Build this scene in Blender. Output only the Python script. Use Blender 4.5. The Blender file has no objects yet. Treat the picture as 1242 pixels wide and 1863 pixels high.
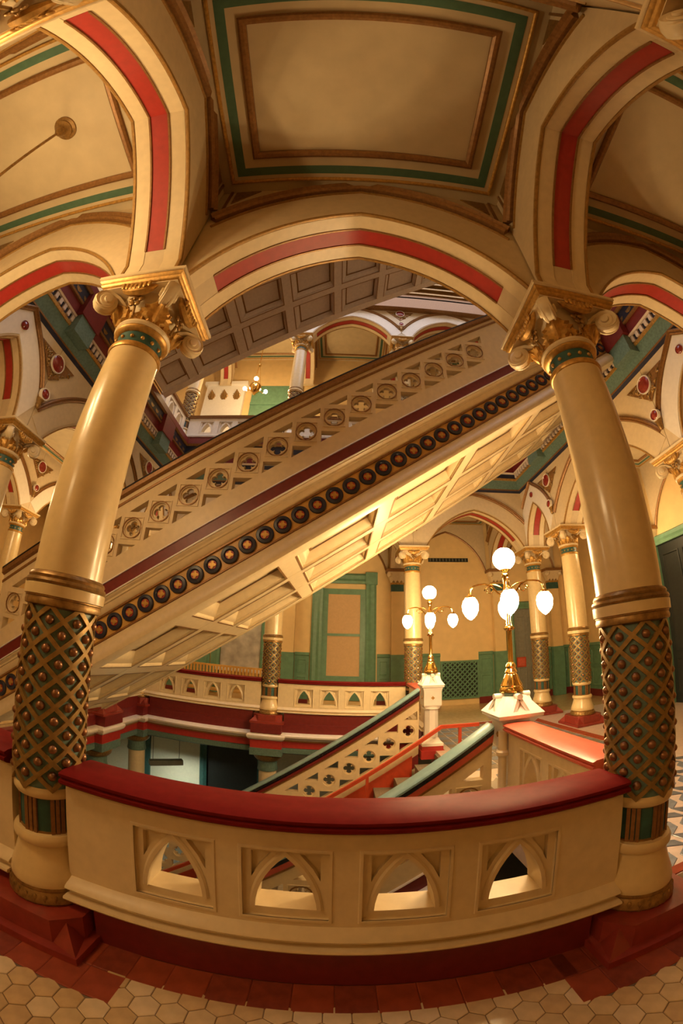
import bpy, bmesh, math, random
from math import pi, sin, cos, radians, sqrt, atan2
from mathutils import Vector, Matrix
from mathutils.geometry import tessellate_polygon

random.seed(7)
SC = bpy.context.scene
COL = SC.collection

# ------------------------------------------------------------------ camera
cd = bpy.data.cameras.new('camera')
cam = bpy.data.objects.new('camera', cd)
COL.objects.link(cam)
cd.type = 'PANO'
cd.panorama_type = 'FISHEYE_LENS_POLYNOMIAL'
cd.fisheye_fov = radians(200)
cd.sensor_fit = 'HORIZONTAL'
cd.sensor_width = 36.0
cd.sensor_height = 54.0
cd.fisheye_polynomial_k0 = 0.0
cd.fisheye_polynomial_k1 = -0.05010490771645846
cd.fisheye_polynomial_k2 = -9.428344661107807e-06
cd.fisheye_polynomial_k3 = 7.469434185518861e-06
cd.fisheye_polynomial_k4 = -6.422966806583373e-08
cd.shift_x = -19.64 / 1242
cd.shift_y = -16.59 / 1242
R2 = Vector((0.99933356, -0.02967712, 0.0212535))
U2 = Vector((-0.03097484, -0.38137239, 0.92390241))
FW = Vector((0.01931326, 0.923945, 0.38203747))
cam.matrix_world = Matrix(((R2.x, U2.x, -FW.x, 0.0), (R2.y, U2.y, -FW.y, 0.0), (R2.z, U2.z, -FW.z, 1.915), (0, 0, 0, 1)))
SC.camera = cam

# ------------------------------------------------------------------ world and exposure
w = bpy.data.worlds.new('world')
SC.world = w
w.use_nodes = True
w.node_tree.nodes['Background'].inputs[0].default_value = (0.72, 0.74, 0.88, 1)
w.node_tree.nodes['Background'].inputs[1].default_value = 4.5
SC.view_settings.view_transform = 'Standard'
SC.view_settings.look = 'None'
SC.view_settings.exposure = -0.1
SC.view_settings.gamma = 1.0
SC.view_settings.use_curve_mapping = False
LAMP = 66.0            # emission of the lamp globes
WARM = (1.0, 0.68, 0.33, 1)

# ------------------------------------------------------------------ materials
def mat(name, col, rough=0.5, metal=0.0, var=0.08, scale=14.0, bump=0.0, coat=0.0, spec=0.5):
    m = bpy.data.materials.new(name)
    m.use_nodes = True
    nt = m.node_tree
    b = nt.nodes['Principled BSDF']
    b.inputs['Roughness'].default_value = rough
    b.inputs['Metallic'].default_value = metal
    b.inputs['Specular IOR Level'].default_value = spec
    if coat:
        b.inputs['Coat Weight'].default_value = coat
        b.inputs['Coat Roughness'].default_value = 0.12
    tc = nt.nodes.new('ShaderNodeTexCoord')
    nz = nt.nodes.new('ShaderNodeTexNoise')
    nz.inputs['Scale'].default_value = scale
    nz.inputs['Detail'].default_value = 4
    nt.links.new(tc.outputs['Object'], nz.inputs['Vector'])
    rp = nt.nodes.new('ShaderNodeValToRGB')
    c = Vector(col)
    rp.color_ramp.elements[0].position = 0.3
    rp.color_ramp.elements[1].position = 0.7
    rp.color_ramp.elements[0].color = (*(c * (1 - var)), 1)
    rp.color_ramp.elements[1].color = (*[min(1, q * (1 + var)) for q in c], 1)
    nt.links.new(nz.outputs['Fac'], rp.inputs[0])
    nt.links.new(rp.outputs[0], b.inputs['Base Color'])
    if bump:
        bp = nt.nodes.new('ShaderNodeBump')
        bp.inputs['Strength'].default_value = bump
        bp.inputs['Distance'].default_value = 0.01
        nt.links.new(nz.outputs['Fac'], bp.inputs['Height'])
        nt.links.new(bp.outputs[0], b.inputs['Normal'])
    return m

def glow(name, col, strength):
    m = bpy.data.materials.new(name)
    m.use_nodes = True
    nt = m.node_tree
    nt.nodes.clear()
    e = nt.nodes.new('ShaderNodeEmission')
    e.inputs[0].default_value = col
    e.inputs[1].default_value = strength
    o = nt.nodes.new('ShaderNodeOutputMaterial')
    nt.links.new(e.outputs[0], o.inputs[0])
    return m

M = {
    'cream': mat('cream_paint', (0.74, 0.60, 0.37), 0.35, var=0.05, spec=0.4),
    'shaft': mat('cream_gloss_paint', (0.72, 0.55, 0.28), 0.28, var=0.05, coat=0.25),
    'beige': mat('beige_paint', (0.64, 0.51, 0.32), 0.5, var=0.05),
    'ceil': mat('ceiling_paint', (0.56, 0.45, 0.27), 0.6, var=0.06, scale=5),
    'pale': mat('pale_paint', (0.78, 0.70, 0.58), 0.5, var=0.04),
    'red': mat('red_paint', (0.40, 0.03, 0.022), 0.45, var=0.1),
    'maroon': mat('maroon_paint', (0.17, 0.018, 0.016), 0.4, var=0.12),
    'rail': mat('red_varnish', (0.185, 0.014, 0.013), 0.45, var=0.1, spec=0.03),
    'brick': mat('red_plinth_paint', (0.27, 0.035, 0.022), 0.35, var=0.15, coat=0.2),
    'giltline': mat('gilt_line_paint', (0.36, 0.20, 0.055), 0.42, metal=0.25, var=0.2, scale=30),
    'medal': mat('medallion_enamel', (0.24, 0.022, 0.014), 0.18, var=0.25, scale=20, coat=0.4),
    'gold': mat('gilding', (0.52, 0.29, 0.07), 0.38, metal=0.42, var=0.25, scale=30),
    'lattgold': mat('lattice_gilding', (0.34, 0.21, 0.065), 0.38, metal=0.4, var=0.25, scale=30),
    'bronze': mat('bronze_paint', (0.30, 0.17, 0.05), 0.38, metal=0.5, var=0.3, scale=30),
    'brown': mat('brown_gilt', (0.27, 0.13, 0.04), 0.4, metal=0.3, var=0.2, scale=30),
    'copper': mat('copper_paint', (0.28, 0.13, 0.055), 0.3, metal=0.5, var=0.2),
    'teal': mat('teal_paint', (0.03, 0.10, 0.09), 0.4, var=0.2),
    'tealgrey': mat('grey_teal_paint', (0.12, 0.20, 0.17), 0.45, var=0.2, scale=25),
    'green': mat('green_paint', (0.13, 0.27, 0.17), 0.45, var=0.12, scale=8),
    'greenline': mat('dull_green_paint', (0.07, 0.15, 0.09), 0.5, var=0.1),
    'navy': mat('navy_paint', (0.018, 0.022, 0.05), 0.35, var=0.2),
    'black': mat('black_paint', (0.012, 0.012, 0.016), 0.25, var=0.2),
    'wall': mat('ochre_wall_paint', (0.80, 0.58, 0.27), 0.6, var=0.05, scale=4),
    'yellow': mat('ochre_frieze_paint', (0.66, 0.38, 0.10), 0.4, var=0.1),
    'white': mat('white_paint', (0.84, 0.80, 0.74), 0.35, var=0.03),
    'mauve': mat('mauve_grey_paint', (0.70, 0.58, 0.48), 0.5, var=0.06),
    'brass': mat('polished_brass', (0.80, 0.52, 0.16), 0.12, metal=1.0, var=0.05),
    'tilecream': mat('cream_tile', (0.62, 0.45, 0.22), 0.22, var=0.14, scale=9, coat=0.3),
    'tilered': mat('red_tile', (0.29, 0.055, 0.02), 0.55, var=0.2, scale=9, spec=0.2),
    'tileblue': mat('slate_tile', (0.17, 0.19, 0.22), 0.3, var=0.2, scale=12, coat=0.3),
    'tilepink': mat('pale_tile', (0.60, 0.47, 0.38), 0.3, var=0.1, coat=0.3),
    'grout': mat('grout', (0.16, 0.10, 0.05), 0.8, var=0.2),
    'stone': mat('stair_tread_stone', (0.20, 0.16, 0.11), 0.6, var=0.2, scale=30, bump=0.2),
    'blind': mat('window_blind', (0.60, 0.40, 0.20), 0.7, var=0.05),
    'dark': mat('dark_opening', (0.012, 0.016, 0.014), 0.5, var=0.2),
    'ltgreen': mat('pale_teal_paint', (0.20, 0.33, 0.34), 0.3, var=0.1),
    'salmon': mat('salmon_paint', (0.62, 0.12, 0.07), 0.35, var=0.1),
    'steelred': mat('red_steel_paint', (0.50, 0.06, 0.02), 0.4, var=0.1),
    'lowwall': mat('lower_wall_paint', (0.74, 0.72, 0.56), 0.6, var=0.04),
    'glass': mat('clouded_glass', (0.45, 0.42, 0.36), 0.15, var=0.3, scale=3),
    'grey': mat('grey_metal', (0.22, 0.22, 0.18), 0.5, var=0.1),
    'globe': glow('lit_globe', WARM, LAMP),
    'globe_near': glow('lit_globe_near', WARM, LAMP * 1.7),
    'globe_up': glow('lit_globe_upper', WARM, LAMP * 7.0),
    'globe_big': glow('lit_globe_bright', WARM, LAMP * 2.4),
    'tube': glow('lit_tube', (0.95, 1.0, 0.82, 1), 80.0),
}

# ------------------------------------------------------------------ mesh helpers
class MB:
    def __init__(s):
        s.v = []; s.f = []
    def add(s, vs, fs):
        o = len(s.v)
        s.v += [tuple(q) for q in vs]
        s.f += [[i + o for i in f] for f in fs]
        return s
    def box(s, x0, x1, y0, y1, z0, z1):
        v = [(x0, y0, z0), (x1, y0, z0), (x1, y1, z0), (x0, y1, z0), (x0, y0, z1), (x1, y0, z1), (x1, y1, z1), (x0, y1, z1)]
        return s.add(v, [(0, 3, 2, 1), (4, 5, 6, 7), (0, 1, 5, 4), (1, 2, 6, 5), (2, 3, 7, 6), (3, 0, 4, 7)])
    def hexa(s, v):
        return s.add(v, [(0, 3, 2, 1), (4, 5, 6, 7), (0, 1, 5, 4), (1, 2, 6, 5), (2, 3, 7, 6), (3, 0, 4, 7)])
    def lathe(s, prof, n=32, cx=0, cy=0, ph=0.0, caps=True):
        vs = []
        for r, z in prof:
            for i in range(n):
                a = 2 * pi * i / n + ph
                vs.append((cx + r * cos(a), cy + r * sin(a), z))
        fs = []
        for j in range(len(prof) - 1):
            for i in range(n):
                k = (i + 1) % n
                fs.append((j * n + i, j * n + k, (j + 1) * n + k, (j + 1) * n + i))
        if caps:
            fs.append(tuple(range(n))[::-1])
            fs.append(tuple((len(prof) - 1) * n + i for i in range(n)))
        return s.add(vs, fs)
    def sweep(s, path, prof, closed=False, plane='xz'):
        """prof: closed list of (a = offset along the in-plane left normal, b = offset across the plane)"""
        n = len(path); P = [Vector(p) for p in path]
        vs = []
        for i in range(n):
            if closed:
                d0 = (P[i] - P[i - 1]).normalized(); d1 = (P[(i + 1) % n] - P[i]).normalized()
            else:
                d0 = (P[i] - P[max(i - 1, 0)]) if i else (P[1] - P[0])
                d1 = (P[min(i + 1, n - 1)] - P[i]) if i < n - 1 else d0
                d0 = d0.normalized(); d1 = d1.normalized()
            n0 = Vector((-d0.y, d0.x)); n1 = Vector((-d1.y, d1.x))
            nn = (n0 + n1)
            nn = nn / max(nn.length_squared / 2, 0.3)
            for a, b in prof:
                q = P[i] + nn * a
                vs.append((q.x, b, q.y) if plane == 'xz' else (q.x, q.y, b))
        k = len(prof); fs = []
        for i in range(n if closed else n - 1):
            j = (i + 1) % n
            for t in range(k):
                u = (t + 1) % k
                fs.append((i * k + t, i * k + u, j * k + u, j * k + t))
        if not closed:
            fs.append(tuple(range(k))); fs.append(tuple((n - 1) * k + t for t in range(k))[::-1])
        return s.add(vs, fs)
    def tube(s, pts, r, n=8):
        P = [Vector(p) for p in pts]; vs = []; m = len(P)
        up = Vector((0, 0, 1))
        for i in range(m):
            d = (P[min(i + 1, m - 1)] - P[max(i - 1, 0)]).normalized()
            a = d.cross(up)
            if a.length < 0.05:
                a = d.cross(Vector((0, 1, 0)))
            a.normalize(); b = a.cross(d).normalized()
            rr = r[i] if isinstance(r, (list, tuple)) else r
            for k in range(n):
                t = 2 * pi * k / n
                vs.append(P[i] + a * (rr * cos(t)) + b * (rr * sin(t)))
        fs = []
        for i in range(m - 1):
            for k in range(n):
                l = (k + 1) % n
                fs.append((i * n + k, i * n + l, (i + 1) * n + l, (i + 1) * n + k))
        fs.append(tuple(range(n))[::-1]); fs.append(tuple((m - 1) * n + k for k in range(n)))
        return s.add(vs, fs)
    def plate(s, outer, holes, y0, y1, bev=0.0):
        """polygon in xz with holes, extruded from y0 to y1"""
        polys = [outer] + list(holes)
        tri = tessellate_polygon([[Vector((p[0], p[1], 0)) for p in q] for q in polys])
        flat = [p for q in polys for p in q]; n = len(flat)
        vs = [(p[0], y0, p[1]) for p in flat] + [(p[0], y1, p[1]) for p in flat]
        fs = [tuple(t) for t in tri] + [tuple(i + n for i in t)[::-1] for t in tri]
        o = 0
        for q in polys:
            k = len(q)
            for i in range(k):
                j = (i + 1) % k
                fs.append((o + i, o + j, n + o + j, n + o + i))
            o += k
        return s.add(vs, fs)
    def ball(s, c, r, n=12, m=8, sz=None, half=None):
        sx, sy, szz = sz or (1, 1, 1)
        prof = []
        t0 = 0 if half is None else half
        for j in range(m + 1):
            t = -pi / 2 + pi * j / m
            prof.append((max(r * cos(t), 1e-4), r * sin(t)))
        o = len(s.v)
        s.lathe(prof, n)
        for i in range(o, len(s.v)):
            x, y, z = s.v[i]
            s.v[i] = (c[0] + x * sx, c[1] + y * sy, c[2] + z * szz)
        return s
    def xf(s, mtx, start=0):
        for i in range(start, len(s.v)):
            s.v[i] = tuple(mtx @ Vector(s.v[i]))
        return s
    def mesh(s, name, material, angle=38):
        me = bpy.data.meshes.new(name)
        me.from_pydata(s.v, [], s.f)
        bm = bmesh.new(); bm.from_mesh(me)
        bmesh.ops.recalc_face_normals(bm, faces=bm.faces)
        bm.to_mesh(me); bm.free()
        me.materials.append(M[material] if isinstance(material, str) else material)
        me.polygons.foreach_set('use_smooth', [True] * len(me.polygons))
        me.set_sharp_from_angle(angle=radians(angle))
        return me

def link(name, data, parent=None, loc=None, rot=None):
    o = bpy.data.objects.new(name, data)
    COL.objects.link(o)
    if parent: o.parent = parent
    if loc: o.location = loc
    if rot: o.rotation_euler = rot
    return o

def tag(o, label, cat, group=None, kind=None):
    if label: o['label'] = label
    if cat: o['category'] = cat
    if group: o['group'] = group
    if kind: o['kind'] = kind
    return o

def struct(name, mb, material, loc=None, rot=None):
    o = link(name, mb.mesh(name, material), None, loc, rot)
    o['kind'] = 'structure'
    return o

class Proto:
    """a kind of thing: parts (name, mesh, extra dict, children) made once, placed many times with shared meshes"""
    def __init__(s): s.parts = []
    def part(s, name, mb, material, loc=None, rot=None, label=None, kind=None):
        e = dict(name=name, data=mb.mesh(name, material) if isinstance(mb, MB) else mb, loc=loc, rot=rot, label=label, kind=kind, ch=[])
        s.parts.append(e); return e
    def sub(s, e, name, mb, material, loc=None, rot=None, label=None, kind=None):
        c = dict(name=name, data=mb.mesh(name, material) if isinstance(mb, MB) else mb, loc=loc, rot=rot, label=label, kind=kind)
        e['ch'].append(c); return c
    def place(s, name, label, cat, loc, rz=0.0, group=None, skip=(), structure=False):
        r = link(name, None, None, loc, (0, 0, rz))
        if structure: r['kind'] = 'structure'
        else: tag(r, label, cat, group, 'thing')
        for e in s.parts:
            if e['name'] in skip: continue
            o = link(e['name'], e['data'], r, e['loc'], e['rot'])
            if e['label']: o['label'] = e['label']
            if e['kind']: o['kind'] = e['kind']
            for c in e['ch']:
                q = link(c['name'], c['data'], o, c['loc'], c['rot'])
                if c['label']: q['label'] = c['label']
                if c['kind']: q['kind'] = c['kind']
        return r

def circ3(p0, p1, p2, n):
    """points along the circle through three points, from p0 to p2"""
    ax, ay = p0; bx, by = p1; cx, cy = p2
    d = 2 * (ax * (by - cy) + bx * (cy - ay) + cx * (ay - by))
    ux = ((ax * ax + ay * ay) * (by - cy) + (bx * bx + by * by) * (cy - ay) + (cx * cx + cy * cy) * (ay - by)) / d
    uy = ((ax * ax + ay * ay) * (cx - bx) + (bx * bx + by * by) * (ax - cx) + (cx * cx + cy * cy) * (bx - ax)) / d
    r = sqrt((ax - ux) ** 2 + (ay - uy) ** 2)
    a0 = atan2(ay - uy, ax - ux); a2 = atan2(cy - uy, cx - ux)
    while a0 - a2 > pi: a2 += 2 * pi
    while a2 - a0 > pi: a0 += 2 * pi
    return [(ux + r * cos(a0 + (a2 - a0) * i / n), uy + r * sin(a0 + (a2 - a0) * i / n)) for i in range(n + 1)]

# ------------------------------------------------------------------ main dimensions
YS, YN = 2.0, 9.6
XW, XL, XR, XE = -5.17, -1.685, 1.80, 5.286
YA, YB = 3.87, 7.73
ZAB = 4.48             # top of the capitals
ZC = 6.16              # gallery ceiling
YR = -0.70             # wall line behind the camera
XWW, XEW, YNW = -8.66, 8.05, 12.45
H3 = 7.35              # storey height
SL = 0.6625            # slope of the flights

# ------------------------------------------------------------------ columns
def acanthus(L, W, bend, lobes=5, n=12, m=8, th=0.008):
    """a curling gilded leaf standing on the origin, face towards +y, returned as MB"""
    mb = MB(); fr = []; bk = []
    for i in range(n + 1):
        t = i / n
        a = bend * t * t
        y = 0.0; z = 0.0
        k = 12
        for q in range(k):
            tt = t * (q + .5) / k
            y += sin(bend * tt * tt) * L * t / k
            z += cos(bend * tt * tt) * L * t / k
        wd = W * (0.45 + 0.55 * sin(pi * min(1, t * 1.15))) * (1 - t ** 4 * 0.75) * (1 + 0.20 * cos(2 * pi * t * lobes))
        for j in range(m + 1):
            u = -1 + 2 * j / m
            rid = 0.012 * cos(u * pi * 3) * (1 - 0.5 * t) + 0.02 * (1 - abs(u))
            fr.append((u * wd, y + rid, z))
            bk.append((u * wd * 0.96, y + rid - th - 0.012, z))
    N = (n + 1) * (m + 1); fs = []
    for i in range(n):
        for j in range(m):
            a = i * (m + 1) + j
            q = (a, a + 1, a + m + 2, a + m + 1)
            fs.append(q); fs.append(tuple(N + x for x in q)[::-1])
    def edge(seq):
        for a, b in zip(seq, seq[1:]): fs.append((a, b, N + b, N + a))
    edge([j for j in range(m + 1)]); edge([n * (m + 1) + j for j in range(m + 1)])
    edge([i * (m + 1) for i in range(n + 1)]); edge([i * (m + 1) + m for i in range(n + 1)])
    return mb.add(fr + bk, fs)

def volute():
    """corner scroll in the plane of the diagonal: x outwards, z up, thickness along y"""
    path = [(0.20, 4.18), (0.225, 4.235), (0.27, 4.29), (0.33, 4.33), (0.40, 4.345)]
    c = (0.415, 4.245); r = 0.10
    for i in range(1, 17):
        a = pi / 2 - i * pi * 2 * 1.15 / 16
        rr = r * (1 - 0.62 * i / 16)
        path.append((c[0] + rr * cos(a), c[1] + rr * sin(a)))
    mb = MB()
    mb.sweep(path, [(-0.016, -0.042), (-0.02, 0), (-0.016, 0.042), (0.008, 0.05), (0.02, 0.02), (0.02, -0.02), (0.008, -0.05)])
    for sg in (-1, 1):
        # a scroll cheek on each side: stepped spiral disc with an eye
        for r0, d0, d1 in ((.098, .02, .044), (.068, .044, .054), (.036, .054, .072)):
            o = len(mb.v)
            mb.lathe([(r0 * .9, d0), (r0, d0 + .004), (r0, d1 - .008), (r0 * .86, d1), (.001, d1 + .002)], 18)
            mb.xf(Matrix.Translation((c[0] - (.098 - r0) * .15, 0, c[1])) @ Matrix.Rotation(-sg * pi / 2, 4, 'X'), o)
    return mb

def rz(a): return (0, 0, a)

def square_ring(mb, prof):
    """prof: list of (half size, z) stacked"""
    vs = []; fs = []
    for h, z in prof: vs += [(-h, -h, z), (h, -h, z), (h, h, z), (-h, h, z)]
    for j in range(len(prof) - 1):
        for i in range(4):
            k = (i + 1) % 4
            fs.append((j * 4 + i, j * 4 + k, j * 4 + 4 + k, j * 4 + 4 + i))
    fs.append((3, 2, 1, 0)); n = (len(prof) - 1) * 4; fs.append((n, n + 1, n + 2, n + 3))
    return mb.add(vs, fs)

CAPITAL = []           # (name, mesh, rotation) of the capital pieces, shared by every storey
def capital_parts(P):
    if not CAPITAL:
        CAPITAL.append(('capital_bell', MB().lathe([(.185, 4.06), (.195, 4.12), (.215, 4.22), (.25, 4.32), (.29, 4.385)], 24).mesh('capital_bell', 'cream'), None))
        v = volute().mesh('volute', 'cream')
        lf = acanthus(.25, .125, 1.35).xf(Matrix.Translation((0, .225, 4.075))).mesh('acanthus_leaf', 'gold')
        lf2 = acanthus(.16, .08, 1.1, 4).xf(Matrix.Translation((0, .205, 4.07))).mesh('acanthus_leaf', 'gold')
        g = MB()
        pts = [(-.17, .315, 4.375), (-.12, .32, 4.335), (-.06, .325, 4.31), (0, .328, 4.30), (.06, .325, 4.31), (.12, .32, 4.335), (.17, .315, 4.375)]
        g.tube(pts, [.008, .03, .042, .046, .042, .03, .008], 8)
        for i in range(-3, 4):
            g.ball((i * .04, .365, 4.315 + abs(i) * .008), .022, 6, 4, (1, .6, 1.7))
        gar = g.mesh('garland', 'gold')
        r = MB()
        for i in range(5):
            a = 2 * pi * i / 5 + .3
            r.ball((.042 * cos(a), .285, 4.235 + .042 * sin(a)), .028, 8, 5, (1, .5, 1))
        r.ball((0, .30, 4.235), .018, 8, 5)
        r.tube([(0, .27, 4.2), (0, .24, 4.1)], .012, 6)
        ros = r.mesh('rosette', 'bronze')
        for i in range(4):
            d = pi / 4 + i * pi / 2
            CAPITAL.append(('volute', v, rz(d)))
            CAPITAL.append(('acanthus_leaf', lf, rz(d - pi / 2)))
            CAPITAL.append(('garland', gar, rz(i * pi / 2)))
            CAPITAL.append(('rosette', ros, rz(i * pi / 2)))
            for s in (-.36, .36):
                CAPITAL.append(('acanthus_leaf', lf2, rz(i * pi / 2 + s)))
        CAPITAL.append(('abacus_soffit', MB().box(-.343, .343, -.343, .343, 4.362, 4.3715).mesh('abacus_soffit', 'cream'), None))
        CAPITAL.append(('abacus_moulding', square_ring(MB(), [(.345, 4.372), (.365, 4.385), (.372, 4.40), (.365, 4.408), (.378, 4.418), (.388, 4.432), (.384, 4.445)]).mesh('abacus_moulding', 'gold'), None))
        CAPITAL.append(('abacus', square_ring(MB(), [(.388, 4.445), (.398, 4.452), (.398, 4.48)]).mesh('abacus', 'cream'), None))
    for n, me, r in CAPITAL: P.part(n, me, None, rot=r)

def make_column(detail):
    P = Proto()
    # red plinth: square foot, octagonal block and broach stops
    b = MB().box(-.40, .40, -.40, .40, 0, .05)
    q = .345; c = .345 * .62
    oc = [(q, -c), (q, c), (c, q), (-c, q), (-q, c), (-q, -c), (-c, -q), (c, -q)]
    b.add([(x, y, .045) for x, y in oc] + [(x, y, .205) for x, y in oc], [tuple(range(8))[::-1], tuple(range(8, 16))] + [(i, (i + 1) % 8, 8 + (i + 1) % 8, 8 + i) for i in range(8)])
    for sx, sy in ((1, 1), (1, -1), (-1, 1), (-1, -1)):
        b.add([(.395 * sx, .395 * sy, .045), (q * sx, c * sy, .045), (c * sx, q * sy, .045), ((q + c) / 2 * sx, (q + c) / 2 * sy, .18)], [(0, 1, 3), (0, 3, 2), (1, 2, 3), (0, 2, 1)])
    P.part('plinth', b, 'brick')
    e = P.part('base_moulding', MB().lathe([(.24, .20), (.268, .203), (.28, .22), (.275, .25), (.255, .285), (.258, .30), (.252, .315), (.24, .316)], 40), 'bronze')
    t = MB()
    for i in range(28):
        a = 2 * pi * i / 28
        o = len(t.v)
        t.ball((0, 0, 0), .03, 6, 5, (.35, .7, 1.35))
        t.xf(Matrix.Rotation(a, 4, 'Z') @ Matrix.Translation((.268, 0, .235)), o)
    P.sub(e, 'leaf_relief', t, 'bronze', kind='stuff')
    P.part('bell', MB().lathe([(.255, .312), (.258, .335), (.247, .38), (.222, .45), (.202, .52), (.195, .57)], 40), 'shaft')
    def ring(zc, r, h):
        return [(r - h * .9, zc - h), (r - h * .3, zc - h * .85), (r, zc - h * .35), (r, zc + h * .35), (r - h * .3, zc + h * .85), (r - h * .9, zc + h)]
    P.part('collar', MB().lathe(ring(.60, .222, .04), 40), 'shaft')
    P.part('collar', MB().lathe(ring(.90, .212, .04), 40), 'shaft')
    P.part('drum', MB().lathe([(.175, .63), (.175, .87)], 40), 'teal')
    st = MB()
    for i in range(3):
        st.hexa([(.172, -.045 + .03 * i, .64), (.185, -.045 + .03 * i, .64), (.185, -.022 + .03 * i, .64), (.172, -.022 + .03 * i, .64), (.172, -.045 + .03 * i, .86), (.185, -.045 + .03 * i, .86), (.185, -.022 + .03 * i, .86), (.172, -.022 + .03 * i, .86)])
    st = st.mesh('reeded_stripe', 'brown')
    for i in range(7): P.part('reeded_stripe', st, None, rot=rz(2 * pi * i / 7 + .3))
    P.part('band', MB().lathe([(.17, .63), (.182, .63), (.182, .65), (.17, .655)], 40), 'bronze')
    P.part('band', MB().lathe([(.17, .85), (.182, .855), (.182, .87), (.17, .87)], 40), 'bronze')
    # lattice shaft
    P.part('shaft_core', MB().lathe([(.204, .93), (.204, 1.99)], 48), 'tealgrey')
    lt = MB(); z0, z1, hh = .93, 1.985, .16; ns = 44 if detail else 30
    for d in (1, -1):
        for k in range(8):
            vs = []; fs = []
            for i in range(ns + 1):
                z = z0 + (z1 - z0) * i / ns
                a = k * pi / 4 + d * (z - z0) / hh * pi / 4
                for r, dz in ((.20, -.018), (.223, -.018), (.223, .018), (.20, .018)):
                    vs.append((r * cos(a), r * sin(a), z + dz))
            for i in range(ns):
                for j in range(4):
                    l = (j + 1) % 4
                    fs.append((i * 4 + j, i * 4 + l, i * 4 + 4 + l, i * 4 + 4 + j))
            fs.append((0, 1, 2, 3)); fs.append((ns * 4 + 3, ns * 4 + 2, ns * 4 + 1, ns * 4))
            lt.add(vs, fs)
    P.part('lattice', lt, 'lattgold')
    bm_ = MB().ball((.206, 0, 0), .028, 10, 6)
    pos = []
    j = 0
    while z0 + j * .08 < 1.95:
        z = z0 + j * .08
        if z > .94:
            for k in range(8): pos.append((k * pi / 4 + (pi / 8 if j % 2 == 0 else 0), z))
        j += 1
    if detail:
        me = bm_.mesh('boss', 'copper')
        for a, z in pos: P.part('boss', me, None, loc=(0, 0, z), rot=rz(a))
    else:
        al = MB(); b1 = MB().ball((.208, 0, 0), .031, 6, 4)
        for a, z in pos:
            o = len(al.v); al.add(b1.v, b1.f); al.xf(Matrix.Translation((0, 0, z)) @ Matrix.Rotation(a, 4, 'Z'), o)
        P.part('bosses', al, 'copper', kind='stuff')
    P.part('ring_moulding', MB().lathe([(.21, 1.955), (.238, 1.965), (.242, 1.985), (.236, 2.005), (.24, 2.01), (.24, 2.018), (.2, 2.02)], 44), 'bronze')
    P.part('ring_moulding', MB().lathe([(.2, 2.085), (.25, 2.086), (.256, 2.10), (.25, 2.115), (.24, 2.12), (.244, 2.135), (.236, 2.15), (.222, 2.16), (.2, 2.165)], 44), 'bronze')
    P.part('ring_band', MB().lathe([(.24, 2.016), (.252, 2.02), (.254, 2.08), (.24, 2.088)], 44), 'shaft')
    P.part('shaft', MB().lathe([(.218, 2.155), (.222, 2.5), (.221, 2.9), (.214, 3.4), (.204, 3.83)], 44), 'shaft')
    P.part('neck_ring', MB().lathe([(.2, 3.82), (.212, 3.825), (.22, 3.845), (.216, 3.865), (.206, 3.875), (.2, 3.88), (.18, 3.88)], 40), 'gold')
    P.part('neck_ring', MB().lathe([(.18, 3.985), (.20, 3.987), (.222, 4.0), (.232, 4.02), (.225, 4.032), (.2, 4.035)], 40), 'gold')
    P.part('neck_band', MB().lathe([(.19, 3.875), (.19, 3.99)], 40), 'teal')
    sd = MB()
    for i in range(14):
        a = 2 * pi * i / 14
        for s in (0,):
            sd.ball((.192 * cos(a), .192 * sin(a), 3.932), .017, 8, 5)
    P.part('studs', sd, 'gold', kind='stuff')
    P.part('neck_collar', MB().lathe([(.2, 4.03), (.228, 4.033), (.242, 4.05), (.238, 4.072), (.22, 4.085), (.18, 4.09)], 40), 'cream')
    capital_parts(P)
    return P

COLN = make_column(True)
COLF = make_column(False)
for x, y, lab in ((XL, YS, 'tall lattice-based cream column left of the near balustrade'), (XR, YS, 'tall lattice-based cream column right of the near balustrade')):
    COLN.place('column', lab, 'column', (x, y, 0), group='near columns')
for x, y, lab in ((XE, YA, 'cream column cut off by the right edge of the picture'),
                  (XE, YB, 'cream column with lattice base just left of the near right column'),
                  (XE, YN, 'cream column behind the large lit lamp at the far right corner'),
                  (XR, YN, 'cream column behind the smaller lit lamp on the far side'),
                  (XL, YN, 'cream column in the far balustrade below the stair underside'),
                  (XW, YN, 'cream column at the far left corner hidden below the stair'),
                  (XW, YB, 'cream column on the left side behind the near left column'),
                  (XW, YA, 'cream column cut off by the left edge of the picture'),
                  (XWW - .1, YB, 'small far column at left edge beside the stair balustrade'),
                  (XE, YS, 'cream column of the near row standing outside the right edge'),
                  (XL, YR, 'rear column whose capital shows at the top left corner'), (XR, YR, 'rear column whose capital shows at the top right corner'),
                  (XW, YS, 'cream column of the near row standing outside the left edge')):
    COLF.place('column', lab, 'column', (x, y, 0), group='gallery columns')

# ------------------------------------------------------------------ pointed arches
HT = 0.257             # half thickness of the arcade walls

def intrados(h, rise, stilt=0.0, n=12, mid=(.53, .735)):
    z0 = ZAB + stilt; r = rise - stilt
    lf = circ3((-h, z0), (-h * mid[0], z0 + r * mid[1]), (0, z0 + r), n)
    pts = lf + [(-x, z) for x, z in lf[-2::-1]]
    if stilt: pts = [(-h, ZAB)] + pts + [(h, ZAB)]
    return pts

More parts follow.
